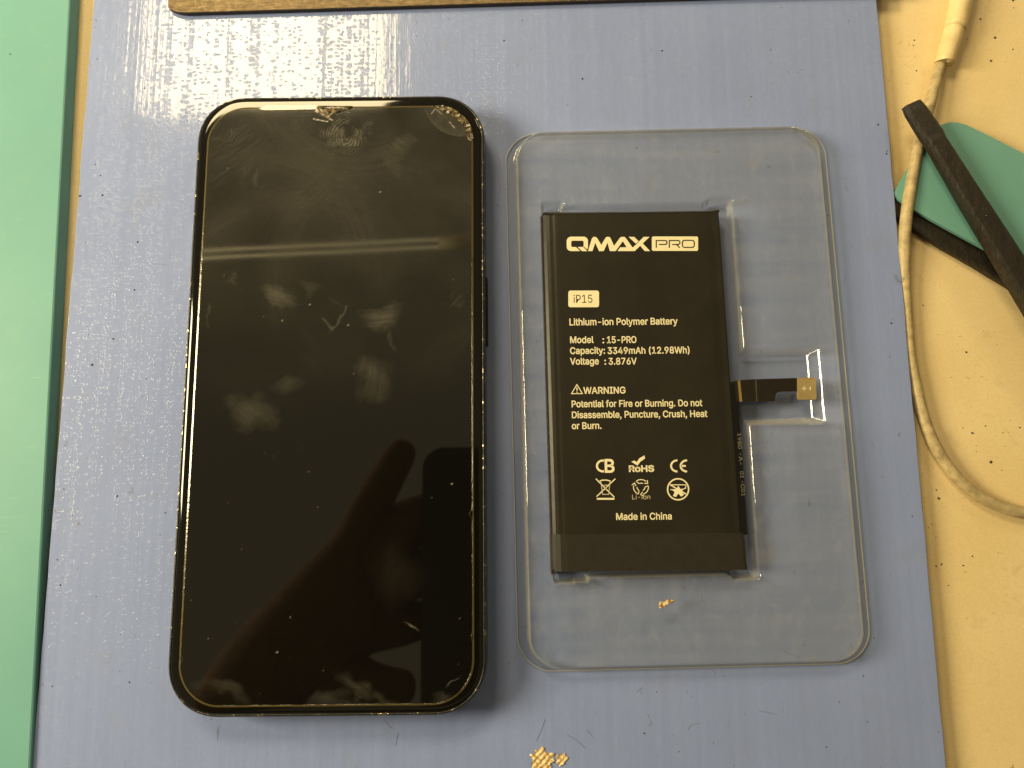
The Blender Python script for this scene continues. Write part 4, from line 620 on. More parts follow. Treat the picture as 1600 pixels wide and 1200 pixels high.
light_bands = t.ramp(t.noise(t.obj((0.06, 1, 1)), 0.28, 3, 0.6), [(0.30, 0.0), (0.70, 0.05)])  # soft bands of light on the tray, painted into the diffuse
scuff_light = t.math('ADD', scuff_light, light_bands)
sepz = t.n.new('ShaderNodeSeparateXYZ'); t.link(t.tc.outputs['Object'], sepz.inputs[0])
lift = t.math('MULTIPLY_ADD', t.math('MULTIPLY', sepz.outputs[2], 1000.0), 0.25, 0.05, clamp=True)   # scuffs and painted light bands fade out toward the recess floors
scuff_light = t.math('MULTIPLY', scuff_light, lift)
scuff_light = t.math('ADD', scuff_light, t.math('MULTIPLY', t.math('POWER', lw.outputs['Facing'], 1.8), 0.55), clamp=True)  # steep walls paled in the diffuse to stand in for rim highlights
m1 = t.n.new('ShaderNodeMixShader'); t.link(scuff_light, m1.inputs[0]); t.link(tr.outputs[0], m1.inputs[1]); t.link(df.outputs[0], m1.inputs[2])
m2 = t.n.new('ShaderNodeMixShader')
t.link(t.math('MULTIPLY_ADD', t.math('POWER', lw.outputs['Facing'], 4.0), 1.1, 0.075, clamp=True), m2.inputs[0]); t.link(m1.outputs[0], m2.inputs[1]); t.link(gl.outputs[0], m2.inputs[2])
t.link(m2.outputs[0], t.out.inputs['Surface'])
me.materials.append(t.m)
tray = bpy.data.objects.new('blister_tray', me); COL.objects.link(tray)
tray.location = (TX * MM, TY * MM, 0.0); tray.rotation_euler = (0, 0, TROT)
tag(tray, 'clear plastic blister tray with raised rim and recess, holding the black battery', 'plastic tray')

# the cut edge of the flange catches the light as a thin line
M_CUT = NT('cut_plastic_edge').set(Base_Color=(0.62, 0.60, 0.50), Roughness=0.12, Specular_IOR_Level=0.9, Alpha=0.55).m
ringp = rrect(0, 0, 2 * HW, 2 * HH, 8.2, 16); rv = []
for off, zz_ in ((0.0, 0.18), (0.02, 0.50), (-0.16, 0.52), (-0.18, 0.20)):
    rv.append([(x, y, zz_) for x, y in rrect(0, 0, 2 * (HW + off), 2 * (HH + off), 8.2 + off, 16)])
V, Fc = loft(rv, False, False)
mesh_obj('cut_edge', V, Fc, M_CUT, tray)

# ================================================================== BATTERY
bat = empty('phone_battery')
tag(bat, 'flat black phone battery with pale printed label, lying in the clear tray', 'battery')
t = NT('black_pouch'); v = t.obj()
t.set(Base_Color=t.mix(t.ramp(t.noise(v, 0.08, 3), [(0.35, 0), (0.65, 1)]), (0.016, 0.014, 0.010), (0.021, 0.018, 0.012)),
      Roughness=0.36, Specular_IOR_Level=0.32, Normal=t.bump(t.math('ADD', t.noise(v, 0.16, 2), t.math('MULTIPLY', t.noise(v, 3.0, 2), 0.05)), 0.35, 0.25))
M_POUCH = t.m
M_TAPE = simple('black_tape', (0.022, 0.019, 0.013), 0.42, bump=(0.3, 0.2, 0.2))
M_WRAP = simple('black_wrap_tape', (0.019, 0.016, 0.011), 0.46, bump=(0.2, 0.25, 0.25))
BZ = 5.0
yT, yB = 42.25, -44.7
def lx(y): return 7.55 + (yT - y) / (yT - yB) * 1.2
def rx(y): return 52.0 + (yT - y) / (yT - yB) * 1.35
prof = [(0.9, 0.62), (0.25, 1.2), (0.0, 2.2), (0.15, 3.2), (0.6, 4.1), (1.3, 4.65), (2.1, 4.84), (2.9, 4.86), (3.5, 4.97), (4.2, BZ)]
rings = []
for k in range(13):
    y = yT + (yB - yT) * k / 12; L, Rr = lx(y), rx(y)
    sag = 0.12 if k in (0, 12) else 0.0
    P = [(L + a, y, b - sag * (b > 3)) for a, b in prof] + [(Rr - 3.4, y, BZ - sag), (Rr - 2.6, y, BZ - 0.05 - sag), (Rr - 1.5, y, BZ - 0.12), (Rr - 0.35, y, BZ - 0.05), (Rr, y, BZ - 0.3), (Rr - 0.15, y, 3.2), (Rr - 0.3, y, 0.62)]
    rings.append(P)
V, Fc = loft(rings)
mesh_obj('cell_pouch', V, Fc, M_POUCH, bat, False)
# folded end seam standing a little proud at the top, with an ear at the corner
pts = [(lx(42) + 0.5, yT - 0.1), (lx(42) + 3.0, yT - 0.35), (52.0 - 2.0, yT - 0.2), (52.25, yT + 0.15), (52.1, yT + 0.55), (49.5, yT + 0.22), (30, yT + 0.12), (lx(42) + 2.2, yT + 0.2), (lx(42) + 0.8, yT + 0.35)]
V, Fc = prism(pts, 0.8, BZ - 0.02, 0.08); mesh_obj('end_seam', V, Fc, M_TAPE, bat)
# side board strip, lower half of the right flank
rings = []
for k in range(9):
    y = -1.0 + (-35.9) * k / 8; r_ = rx(y)
    rings.append([(r_ + 0.02, y, 0.7), (r_ + 0.02, y, 4.6), (r_ + 0.7, y, 4.55), (r_ + 1.7, y, 4.2), (r_ + 2.1, y, 3.6), (r_ + 2.1, y, 0.7)])
V, Fc = loft(rings); mesh_obj('side_board', V, Fc, simple('glossy_black_strip', (0.006, 0.005, 0.004), 0.3), bat)
# bottom wrap of tape
y1, y0 = -36.4, -44.85
rings = []
for k in range(6):
    y = y1 + (y0 - y1) * k / 5
    L, Rr = lx(y) - 0.12, rx(y) + (0.75 if k < 5 else 0.95)
    if k == 0: Rr -= 0.35
    rings.append([(L + 0.9, y, 0.55), (L + 0.1, y, 1.4), (L, y, 2.4), (L + 0.3, y, 3.6), (L + 1.2, y, 4.62), (L + 2.4, y, 4.98), (L + 4.0, y, BZ + 0.10), (Rr - 3.5, y, BZ + 0.11), (Rr - 0.6, y, BZ + 0.05), (Rr, y, BZ - 0.15), (Rr - 0.1, y, 3.0), (Rr - 0.4, y, 0.55)])
V, Fc = loft(rings); mesh_obj('end_wrap', V, Fc, M_WRAP, bat)
V, Fc = prism([(lx(-37) + 0.1, -45.7), (lx(-37) + 1.3, -44.86), (lx(-37) + 1.0, -44.0), (lx(-37) + 0.0, -44.4)], 0.7, 4.2, 0.1)
mesh_obj('corner_fold', V, Fc, M_TAPE, bat)

# ---- print
M_INK = simple('cream_ink', (0.80, 0.72, 0.47), 0.55, var=0.03)
M_INKD = simple('faded_cream_ink', (0.52, 0.46, 0.30), 0.55, var=0.05)
M_BLACKINK = simple('label_black_ink', (0.03, 0.026, 0.014), 0.5)
GL = json.loads(GLYPHS)
INKZ = BZ + 0.02
def poly_print(name, loops, mat, z=INKZ, parent=None):
    """flat filled print from closed outlines (holes by even-odd), mm"""
    c = bpy.data.curves.new(name, 'CURVE'); c.dimensions = '2D'; c.fill_mode = 'FRONT'
    for lp in loops:
        s = c.splines.new('POLY'); s.points.add(len(lp) - 1); s.use_cyclic_u = True
        for p, q_ in zip(s.points, lp): p.co = (q_[0] * MM, q_[1] * MM, 0, 1)
    tmp = bpy.data.objects.new('tmp', c)
    m_ = bpy.data.meshes.new_from_object(tmp); bpy.data.objects.remove(tmp); bpy.data.curves.remove(c)
    m_.name = name
    for v_ in m_.vertices: v_.co.z = z * MM
    if len(m_.polygons) and sum(p.normal.z for p in m_.polygons) < 0: m_.flip_normals()
    m_.materials.clear(); m_.materials.append(mat)
    for p in m_.polygons: p.material_index = 0
    o_ = bpy.data.objects.new(name, m_); COL.objects.link(o_); o_.parent = parent or bat
    return o_
def grow(lp, w):
    q = [lp[0]]
    for p in lp[1:]:
        if math.hypot(p[0] - q[-1][0], p[1] - q[-1][1]) > 0.012: q.append(p)
    if len(q) > 3 and math.hypot(q[0][0] - q[-1][0], q[0][1] - q[-1][1]) <= 0.012: q.pop()
    lp = q
    if w == 0: return lp
    n = len(lp); out = []
    for i in range(n):
        a, b, c_ = Vector(lp[i - 1]), Vector(lp[i]), Vector(lp[(i + 1) % n])
        e1, e2 = b - a, c_ - b
        if e1.length < 1e-6 or e2.length < 1e-6: out.append(tuple(b)); continue
        e1.normalize(); e2.normalize(); n1, n2 = Vector((e1.y, -e1.x)), Vector((e2.y, -e2.x)); m_ = n1 + n2
        if m_.length < 1e-3: out.append(tuple(b)); continue
        m_.normalize(); out.append(tuple(b + m_ * min(2.0, 1 / max(0.35, m_.dot(n1))) * w))
    return out
def loops_of(text, x, y, width=None, size=2.6, sx=1.0, bold=0.0, right=None, rot=0.0):
    """glyph outlines for a line; x,y = baseline start; width stretches the line to fit"""
    adv = 0; G = []
    for ch in text:
        a, sp = GL[ch]
        for s in sp: G.append([(adv + s[k] / 1000, s[k + 1] / 1000) for k in range(0, len(s), 2)])
        adv += a
    k = sx * size if width is None else width / adv
    out = []
    # outer loops of this font run clockwise or counter-clockwise: grow by signed area of the biggest loop
    def area_(l): return sum(l[i - 1][0] * l[i][1] - l[i][0] * l[i - 1][1] for i in range(len(l))) / 2
    big = max(G, key=lambda l: abs(area_(l))); sg = 1 if area_(big) > 0 else -1
    for l in G:
        q_ = [(p[0] * k, p[1] * size) for p in l]; pass
        ca, sa = math.cos(rot), math.sin(rot)
        out.append([(x + p[0] * ca - p[1] * sa, y + p[0] * sa + p[1] * ca) for p in q_])
    return out
def fatten(o_, loops, w_, z):
    """thickens a print by inking its outline too"""
    bm = bmesh.new(); bm.from_mesh(o_.data)
    for lp in loops:
        q = [Vector(lp[0])]
        for p in lp[1:]:
            if (Vector(p) - q[-1]).length > 0.01: q.append(Vector(p))
        if (q[0] - q[-1]).length <= 0.01: q.pop()
        n = len(q); A_ = []
        for i in range(n):
            e1, e2 = (q[i] - q[i - 1]).normalized(), (q[(i + 1) % n] - q[i]).normalized()
            n1, n2 = Vector((-e1.y, e1.x)), Vector((-e2.y, e2.x)); m_ = n1 + n2
            m_ = m_.normalized() if m_.length > 1e-3 else n1
            k = min(1.3, 1 / max(0.4, m_.dot(n1)))
            A_.append([bm.verts.new(((q[i].x + m_.x * s_ * w_ * k) * MM, (q[i].y + m_.y * s_ * w_ * k) * MM, z * MM)) for s_ in (1, -1)])
        for i in range(n):
            j = (i + 1) % n; bm.faces.new((A_[i][1], A_[j][1], A_[j][0], A_[i][0]))
    bm.to_mesh(o_.data); bm.free()
def pz(px, py, z=INKZ):
    p = at(px, py, z); return (p.x, p.y)
def line(text, x0, x1, yb, cap=10.1, bold=0.05, name='printed_text', mat=None, z=INKZ):
    a = pz(x0, yb, z); b = pz(x1, yb, z); top = pz(x0, yb - cap, z)
    size = (top[1] - a[1]) / 0.509
    L = loops_of(text, a[0], a[1], b[0] - a[0], size)
    o_ = poly_print(name, L, mat or M_INK, z)
    if bold > 0.02: fatten(o_, L, bold, z + 0.003)
    return o_
def stroke(name, paths, wpx, mat, z=INKZ, closed=False, parent=None):
    """constant width ribbon print along photo-plane paths (given as pixels on the label)"""
    V, Fc = [], []
    for P in paths:
        Q = [Vector(pz(x, y, z)) for x, y in P]; n = len(Q); w_ = wpx * 0.152 / 2; b0 = len(V)
        for i in range(n):
            a = Q[i - 1] if (i or closed) else Q[i]; c_ = Q[(i + 1) % n] if (i < n - 1 or closed) else Q[i]
            e1 = (Q[i] - a); e2 = (c_ - Q[i]); e1 = e1.normalized() if e1.length else e2.normalized(); e2 = e2.normalized() if e2.length else e1
            n1, n2 = Vector((-e1.y, e1.x)), Vector((-e2.y, e2.x)); m_ = (n1 + n2); m_ = m_.normalized() if m_.length > 1e-3 else n1
            k = min(1.8, 1 / max(0.4, m_.dot(n1)))
            for s_ in (1, -1): q_ = Q[i] + m_ * (s_ * w_ * k); V.append((q_.x, q_.y, z))
        for i in range(n if closed else n - 1):
            j = (i + 1) % n; Fc.append((b0 + 2 * i + 1, b0 + 2 * j + 1, b0 + 2 * j, b0 + 2 * i))
    return mesh_obj(name, V, Fc, mat, parent or bat)
def rr_px(x0, y0, x1, y1, r, n=5):
    return [pz(x, y) for x, y in rrect((x0 + x1) / 2, (y0 + y1) / 2, x1 - x0, y1 - y0, r, n)]
C8 = lambda pts: [(870 + x / 6.667, 350 + y / 6.667) for x, y in pts]
# logo
poly_print('logo_letter', [[pz(*p) for p in C8(rrect(214, 207, 222, 150, 46, 6))], [pz(*p) for p in C8(rrect(215, 207, 130, 66, 16, 4))]], M_INK)
poly_print('logo_letter', [[pz(*p) for p in C8([(222, 239), (272, 239), (318, 283), (266, 283)])]], M_INK, INKZ + 0.008)
stroke('logo_gap', [C8([(205, 236), (256, 284)])], 1.9, M_BLACKINK, INKZ + 0.014)
stroke('logo_gap', [C8([(279, 240), (325, 278)])], 1.5, M_BLACKINK, INKZ + 0.014)
poly_print('logo_letter', [[pz(*p) for p in C8([(325, 282), (365, 152), (382, 134), (404, 134), (420, 146), (464, 218), (506, 146), (520, 134), (546, 134), (560, 148), (600, 236), (585, 282), (552, 282), (528, 195), (488, 282), (440, 282), (400, 195), (372, 282)])]], M_INK)
poly_print('logo_letter', [[pz(*p) for p in C8([(556, 282), (655, 148), (670, 134), (703, 134), (720, 148), (788, 243), (728, 243), (688, 180), (612, 282)])]], M_INK, INKZ + 0.006)
poly_print('logo_letter', [[pz(*p) for p in C8([(632, 282), (660, 243), (795, 243), (905, 134), (966, 134), (812, 282)])]], M_INK, INKZ + 0.012)
poly_print('logo_letter', [[pz(*p) for p in C8([(748, 134), (805, 134), (852, 178), (824, 205)])]], M_INK)
poly_print('logo_letter', [[pz(*p) for p in C8([(868, 226), (893, 200), (972, 282), (916, 282)])]], M_INK)
o = poly_print('logo_box', [[pz(*p) for p in C8(rrect(1231, 205, 482, 150, 16, 4))]], M_INK)
zz = INKZ + 0.012
stroke('logo_box_letter', [C8([(1036, 248), (1036, 172), (1132, 172), (1146, 180), (1146, 204), (1134, 213), (1062, 213)])], 2.0, M_BLACKINK, zz)
stroke('logo_box_letter', [C8([(1172, 248), (1172, 172), (1268, 172), (1281, 180), (1281, 204), (1270, 213), (1200, 213)]), C8([(1245, 213), (1282, 248)])], 2.0, M_BLACKINK, zz)
stroke('logo_box_letter', [C8(rrect(1370, 207, 124, 74, 24, 5))], 2.0, M_BLACKINK, zz, True)
# model badge
poly_print('model_badge', [rr_px(888, 454, 936, 480, 3.4)], M_INK)
line('iP15', 895.5, 927, 473.3, 12.5, 0.01, 'badge_text', M_BLACKINK, zz)
line('Lithium-ion Polymer Battery', 889, 1059, 508.3, 10.3)
line('Model', 890, 927.5, 536.0); line(':', 940.5, 945, 536.0); line('15-PRO', 947.5, 995, 536.0)
line('Capacity:', 890.3, 946, 553.0); line('3349mAh (12.98Wh)', 949, 1079, 553.0)
line('Voltage', 890.8, 936, 569.6); line(':', 943.5, 948, 569.6); line('3.876V', 950.5, 995, 569.6)
line('WARNING', 911.5, 978, 615.2)
stroke('warning_triangle', [[(901.5, 601), (893, 615), (910, 615)]], 1.5, M_INK, closed=True)
stroke('warning_mark', [[(901.5, 605.5), (901.5, 610.5)], [(901.5, 611.8), (901.5, 613.4)]], 1.7, M_INK)
line('Potential for Fire or Burning. Do not', 892.5, 1097.5, 636.3)
line('Disassemble, Puncture, Crush, Heat', 892.8, 1105.5, 653.3)
line('or Burn.', 893.2, 940.5, 670.3)
line('Made in China', 962, 1050.5, 812.3, 10.3)
# certification marks
def arc(cx, cy, rx_, ry_, a0, a1, n=14): return [(cx + rx_ * math.cos(R(a0 + (a1 - a0) * k / n)), cy - ry_ * math.sin(R(a0 + (a1 - a0) * k / n))) for k in range(n + 1)]
stroke('mark_letter', [arc(942, 728, 9.3, 8.5, 80, 280)], 3.2, M_INK)
o = line('B', 943.5, 961, 738, 20, 0.13, 'mark_letter', z=INKZ + 0.006)
stroke('mark_letter', [arc(1058.5, 728, 10, 8.7, 90, 270)], 3.0, M_INK)
stroke('mark_letter', [arc(1073.5, 728, 10, 8.7, 90, 270), [(1064, 728), (1071.5, 728)]], 3.0, M_INK)
line('RoHS', 982, 1022.5, 737, 9.2, 0.10, 'mark_text')
poly_print('check_mark', [[pz(*p) for p in [(986.5, 721.5), (991, 719.5), (995, 722), (999, 716), (1007, 711.5), (1007.8, 716.5), (1001, 721), (996, 727.5)]]], M_INK)
stroke('crossed_bin_symbol', [[(931, 748), (960, 777)], [(961.5, 748), (932, 776)]], 1.7, M_INK)
stroke('crossed_bin_symbol', [[(937, 752), (940, 750.5), (945, 750), (950, 750.5), (954, 752)]], 1.8, M_INK, INKZ + 0.004)
stroke('crossed_bin_symbol', [[(939, 753), (941.5, 772.5), (951, 772.5), (953, 753)], [(944, 758), (949, 758), (946, 764), (950, 768)]], 1.3, M_INKD, INKZ + 0.008)
stroke('crossed_bin_symbol', [[(932.5, 779.4), (960, 779.4)]], 2.8, M_INK)
# three chasing arrows
rec_ = []
for k in range(3):
    a0 = 90 + 120 * k
    rec_.append(arc(1001.5, 761, 11.8, 11.8, a0 - 42, a0 + 40, 4))
    rec_.append(arc(1001.5, 761, 6.2, 6.2, a0 - 30, a0 + 30, 3))
    tip = arc(1001.5, 761, 11.8, 11.8, a0 - 62, a0 - 62, 1)[0]; e1 = arc(1001.5, 761, 14.6, 14.6, a0 - 42, a0 - 42, 1)[0]; e2 = arc(1001.5, 761, 8.0, 8.0, a0 - 42, a0 - 42, 1)[0]
    rec_.append([e1, tip, e2])
    rec_.append([arc(1001.5, 761, 11.8, 11.8, a0 + 40, a0 + 40, 1)[0], arc(1001.5, 761, 6.2, 6.2, a0 + 30, a0 + 30, 1)[0]])
stroke('recycling_symbol', rec_, 1.35, M_INK)
line('Li-ion', 987, 1017, 780.2, 7.3, 0.02, 'mark_text', M_INKD)
stroke('no_fire_symbol', [arc(1059.5, 764.5, 16.4, 16.4, 0, 352.5, 47)], 2.2, M_INK, closed=True)
stroke('no_fire_symbol', [[(1046.5, 757.5), (1072, 757.5)], [(1047.5, 765), (1058, 765), (1067, 764.5), (1071, 763), (1072, 757.5)]], 1.4, M_INK, INKZ + 0.004)
stroke('no_fire_symbol', [[(1048, 758), (1072, 772)]], 2.0, M_INK, INKZ + 0.008)
poly_print('no_fire_symbol', [[pz(*p) for p in [(1060, 759), (1063, 764), (1067, 766), (1065, 769), (1069, 773), (1064, 776), (1061, 772), (1059, 772), (1056.5, 776.5), (1051.5, 775), (1054, 769), (1050.5, 766), (1056, 765)]]], M_INK, INKZ + 0.012)
# faint vertical print on the side strip
a = at(1152, 676, 4.35)
for txt, y0_, y1_ in (('1980', 676, 702), ('-A-', 706, 728), ('01', 736, 748), ('-C01', 750, 776)):
    p0_, p1_ = at(1150.5 + (y0_ - 676) * 0.055, y0_, 4.35), at(1150.5 + (y1_ - 676) * 0.055, y1_, 4.35)
    poly_print('side_text', loops_of(txt, rx(p0_.y) + 0.85, p0_.y, (p0_.y - p1_.y), 1.7, rot=R(-90)), simple('worn_ink', (0.22, 0.19, 0.12), 0.6), 4.62)

# ---- flex cable with its connector
M_FLEX = simple('black_flex', (0.014, 0.011, 0.007), 0.28)
M_GOLD = simple('gold_foil', (0.62, 0.43, 0.16), 0.28, 0.8)
M_TAN = simple('tan_connector', (0.36, 0.27, 0.12), 0.45, 0.2, bump=(1.5, 0.2, 0.1))
def ribbon(name, outline, z, th, mat, parent, bev=0.03):
    P = [at(x, y, z(x)) for x, y in outline]
    V = [(p.x, p.y, z(x) - th) for p, (x, _) in zip(P, outline)] + [(p.x, p.y, z(x)) for p, (x, _) in zip(P, outline)]
    n = len(P); Fc = [tuple(range(n)), tuple(range(2 * n - 1, n - 1, -1))] + [(i, (i + 1) % n, n + (i + 1) % n, n + i) for i in range(n)]
    Fc = [tuple(reversed(f)) for f in Fc]
    bm = bmesh.new(); vs = [bm.verts.new(v_) for v_ in V]
    for f in Fc: bm.faces.new([vs[i] for i in f])
    return bm_obj(name, bm, mat, parent)
zf = lambda x: 4.4 - max(0, min(1, (x - 1160) / 80)) * 0.7
flex = ribbon('flex_cable', [(1139, 598), (1153, 594), (1180, 592.5), (1248, 590.5), (1248, 611.5), (1221, 612), (1215, 613), (1212, 616), (1211, 625), (1209, 627), (1180, 627.5), (1153, 628), (1139, 628)], zf, 0.14, M_FLEX, bat)
ribbon('foil_edge', [(1152.5, 594.5), (1156.5, 594.3), (1160, 627.5), (1155.5, 627.8)], lambda x: 4.45, 0.03, M_GOLD, flex)
ribbon('flex_highlight', [(1180, 593), (1182, 593), (1183.5, 627), (1181.5, 627)], lambda x: zf(x) + 0.03, 0.02, simple('faint_highlight', (0.07, 0.06, 0.03), 0.3), flex)  # thin highlight across the flex, painted as a paler strip
con = ribbon('connector', [(1246.5, 590.5), (1272.5, 589.6), (1275, 592), (1276, 621.5), (1274, 624.5), (1249, 624.5), (1247, 622)], lambda x: 4.15, 0.75, M_TAN, bat)
stroke('polarity_mark', [[(1253.2, 607), (1260, 607)], [(1256.6, 603.6), (1256.6, 610.4)]], 1.5, M_INK, 4.18, parent=con)
stroke('polarity_mark', [[(1266, 604.5), (1266, 609.5)]], 1.9, M_INK, 4.18, parent=con)
# ================================================================== CABLE
t = NT('grubby_cream_rubber'); v = t.obj()
cc = t.mix(t.ramp(t.noise(v, 0.35, 5, 0.7), [(0.35, 0), (0.72, 1)]), (0.56, 0.44, 0.23), (0.27, 0.205, 0.10))
cc = t.mix(t.ramp(t.noise(v, 1.3, 3, 0.7), [(0.66, 0), (0.72, 0.7)]), cc, (0.14, 0.09, 0.03))
t.set(Base_Color=cc, Roughness=0.5, Normal=t.bump(t.noise(v, 0.7, 3), 0.25, 0.12))
M_CABLE = t.m
t = NT('cream_sleeve'); v = t.obj()
cc = t.mix(t.ramp(t.noise(v, 0.25, 4, 0.7), [(0.35, 0), (0.75, 1)]), (0.78, 0.62, 0.33), (0.62, 0.46, 0.21))
t.set(Base_Color=cc, Roughness=0.42, Normal=t.bump(t.noise(v, 0.8, 3), 0.3, 0.2)); M_SLEEVE = t.m
cable = empty('charging_cable')
tag(cable, 'grubby cream charging cable with a split sleeve beside the blue sheet', 'cable')
R0 = 1.45
cpx = [(1473, 92, -1.2), (1468, 104, -1.0), (1461, 130, -0.4), (1453, 162, 0.0), (1442, 200, 0.1), (1432, 240, 0.2), (1423, 290, 0.5), (1417, 330, 0.6), (1413, 380, 0.1), (1413, 430, -0.9), (1416, 490, -1.5), (1421, 550, -1.55), (1430, 600, -1.55), (1444, 655, -1.55), (1463, 700, -1.55), (1490, 740, -1.55), (1525, 772, -1.55), (1565, 792, -1.55), (1605, 802, -1.55), (1660, 806, -1.55)]
P = catmull([at(x, y, z) for x, y, z in cpx], 9)
V, Fc = tube(P, [R0 * (1 + 0.035 * mnoise.noise(Vector((k * 0.13, 0, 0)))) for k in range(len(P))], 18)
mesh_obj('cord', V, Fc, M_CABLE, cable, True)
def sleeve(pts, rads, name, label=None):
    P = catmull([at(x, y, z) for x, y, z in pts], 6); n = len(P)
    rr = [rads[0] + (rads[1] - rads[0]) * k / (n - 1) for k in range(n)]
    rr[-1] *= 0.97; rr[0] *= 0.97
    # open end: turn the rim inward
    P2 = P + [P[-1] - (P[-1] - P[-2]).normalized() * 0.05, P[-1] - (P[-1] - P[-2]).normalized() * 1.2]
    rr2 = rr + [rr[-1] * 0.84, rr[-1] * 0.80]
    V, Fc = tube(P2, rr2, 22); o_ = mesh_obj(name, V, Fc, M_SLEEVE, cable, True)
    if label: o_['label'] = label
    return o_
sleeve([(1493, 38, -0.45), (1487, 60, -0.5), (1477, 92, -0.6), (1475.5, 99, -0.7)], (2.5, 2.4), 'split_sleeve', 'loose split sleeve segment round the cord')
sleeve([(1512, -60, -0.1), (1506, -20, -0.2), (1499, 12, -0.3), (1492, 46, -0.3)], (2.9, 2.75), 'upper_sleeve', 'wider pale sleeve at the top of the cord')

# ================================================================== TOOLS AT THE RIGHT
# sea green plastic pry card
t = NT('sea_green_plastic'); v = t.obj()
gg = t.mix(t.ramp(t.noise(v, 0.06, 3), [(0.3, 0), (0.7, 1)]), (0.135, 0.325, 0.285), (0.15, 0.355, 0.315))
t.set(Base_Color=gg, Roughness=0.45, Normal=t.bump(t.noise(v, 1.5, 3), 0.15, 0.1)); M_SEA = t.m
outl = [(1399, 299)]
outl += [(1425, 252), (1452, 212), (1462, 200), (1472, 194), (1484, 190.5), (1496, 190.5), (1510, 195), (1545, 212), (1600, 240), (1660, 272), (1720, 340), (1700, 420), (1640, 430), (1560, 400), (1530, 384), (1480, 357), (1430, 329), (1405, 312), (1400, 305)]
zc = lambda x: 0.2 + (x - 1399) * 0.006
bm = bmesh.new(); top = []; bot = []
for x, y in outl[::-1]:
    p = at(x, y, zc(x)); top.append(bm.verts.new((p.x, p.y, zc(x)))); bot.append(bm.verts.new((p.x, p.y, zc(x) - 0.9)))
bm.faces.new(top); bm.faces.new(bot[::-1])
for i in range(len(top)): bm.faces.new([top[i - 1], bot[i - 1], bot[i], top[i]])
bmesh.ops.bevel(bm, geom=[e_ for e_ in bm.edges if all(v_ in top for v_ in e_.verts)], offset=0.22, segments=2, affect='EDGES')
card = bm_obj('pry_card', bm, M_SEA)
tag(card, 'sea green plastic pry card with rounded corners under the upper black spudger', 'pry card')

# black nylon spudgers
t = NT('scraped_black_nylon'); v = t.obj()
ns = t.noise(t.obj((1, 0.25, 1), rot=(0, 0, -0.55)), 1.0, 4, 0.7)
kc = t.mix(t.ramp(ns, [(0.35, 0), (0.75, 1)]), (0.008, 0.006, 0.004), (0.028, 0.020, 0.012))
kc = t.mix(t.ramp(t.noise(v, 1.1, 3, 0.7), [(0.70, 0), (0.73, 0.8)]), kc, (0.35, 0.27, 0.15))
t.set(Base_Color=kc, Roughness=0.5, Normal=t.bump(t.math('ADD', ns, t.noise(v, 1.8, 4, 0.7)), 0.6, 0.15)); M_NYLON = t.m
def spudger(name, axis, widths, zs, ths, label, ragged=0.0, mat=None):
    """bar along an axis of points (mm): octagonal section, flattened near the tip"""
    P = [Vector(a) for a in axis]; n = len(P); V, Fc = [], []
    sub = []
    for k in range(n - 1):
        m_ = max(1, int((P[k + 1] - P[k]).length / 1.2))
        for j in range(m_):
            f = j / m_
            sub.append((P[k].lerp(P[k + 1], f), widths[k] + (widths[k + 1] - widths[k]) * f, ths[k] + (ths[k + 1] - ths[k]) * f))
    sub.append((P[-1], widths[-1], ths[-1]))
    sec = [(-0.5, -0.35), (-0.5, -0.02), (-0.42, 0.20), (-0.30, 0.38), (-0.18, 0.47), (0.0, 0.5), (0.36, 0.5), (0.47, 0.40), (0.5, 0.15), (0.5, -0.35), (0.3, -0.5), (-0.3, -0.5)]
    ns_ = len(sec)
    for k, (p, w_, th) in enumerate(sub):
        a = sub[max(0, k - 1)][0]; b = sub[min(len(sub) - 1, k + 1)][0]; d_ = (b - a); d_.z = 0; d_.normalize()
        s_ = Vector((-d_.y, d_.x, 0))
        for i, (u, h_) in enumerate(sec):
            j1 = ragged * 0.35 * mnoise.noise(Vector((k * 0.7, i * 1.3, 2)))
            q_ = p - s_ * (u * w_ + j1); V.append((q_.x, q_.y, p.z + h_ * th + j1 * 0.5))
    m_ = len(sub)
    for k in range(m_ - 1):
        for i in range(ns_):
            j = (i + 1) % ns_; Fc.append((k * ns_ + i, (k + 1) * ns_ + i, (k + 1) * ns_ + j, k * ns_ + j))
    Fc.append(tuple(range(ns_))); Fc.append(tuple(reversed([(m_ - 1) * ns_ + i for i in range(ns_)])))
    bm = bmesh.new(); vs = [bm.verts.new(v_) for v_ in V]
    for f in Fc: bm.faces.new([vs[i] for i in f])
    o_ = bm_obj(name, bm, mat or M_NYLON)
    tag(o_, label, 'spudger', 'black nylon spudgers on the right')
    return o_
A = lambda x, y, z: at(x, y, z)
a1 = [A(1425, 162, 4.1), A(1432, 173, 4.2), A(1458, 212, 4.2), A(1463, 220, 4.2), A(1513, 302, 4.0), A(1590, 424, 3.7), A(1680, 568, 3.4)]
spudger('spudger', a1, [5.3, 6.0, 6.4, 5.7, 6.6, 7.6, 8.6], None, [1.9, 2.2, 2.6, 3.0, 3.4, 3.6, 3.8], 'upper black spudger with scraped square tip, lying across the green card', 0.25)
a2 = [A(1392, 318, -1.7), A(1425, 343, -1.7), A(1480, 376, -1.7), A(1530, 403, -1.6), A(1580, 432, -1.6), A(1640, 470, -1.6)]
spudger('spudger', a2, [4.6, 5.2, 5.6, 6.0, 6.2, 6.4], None, [1.6, 1.8, 2.0, 2.2, 2.4, 2.4], 'lower black spudger tucked beneath the edge of the green card', 0.4)

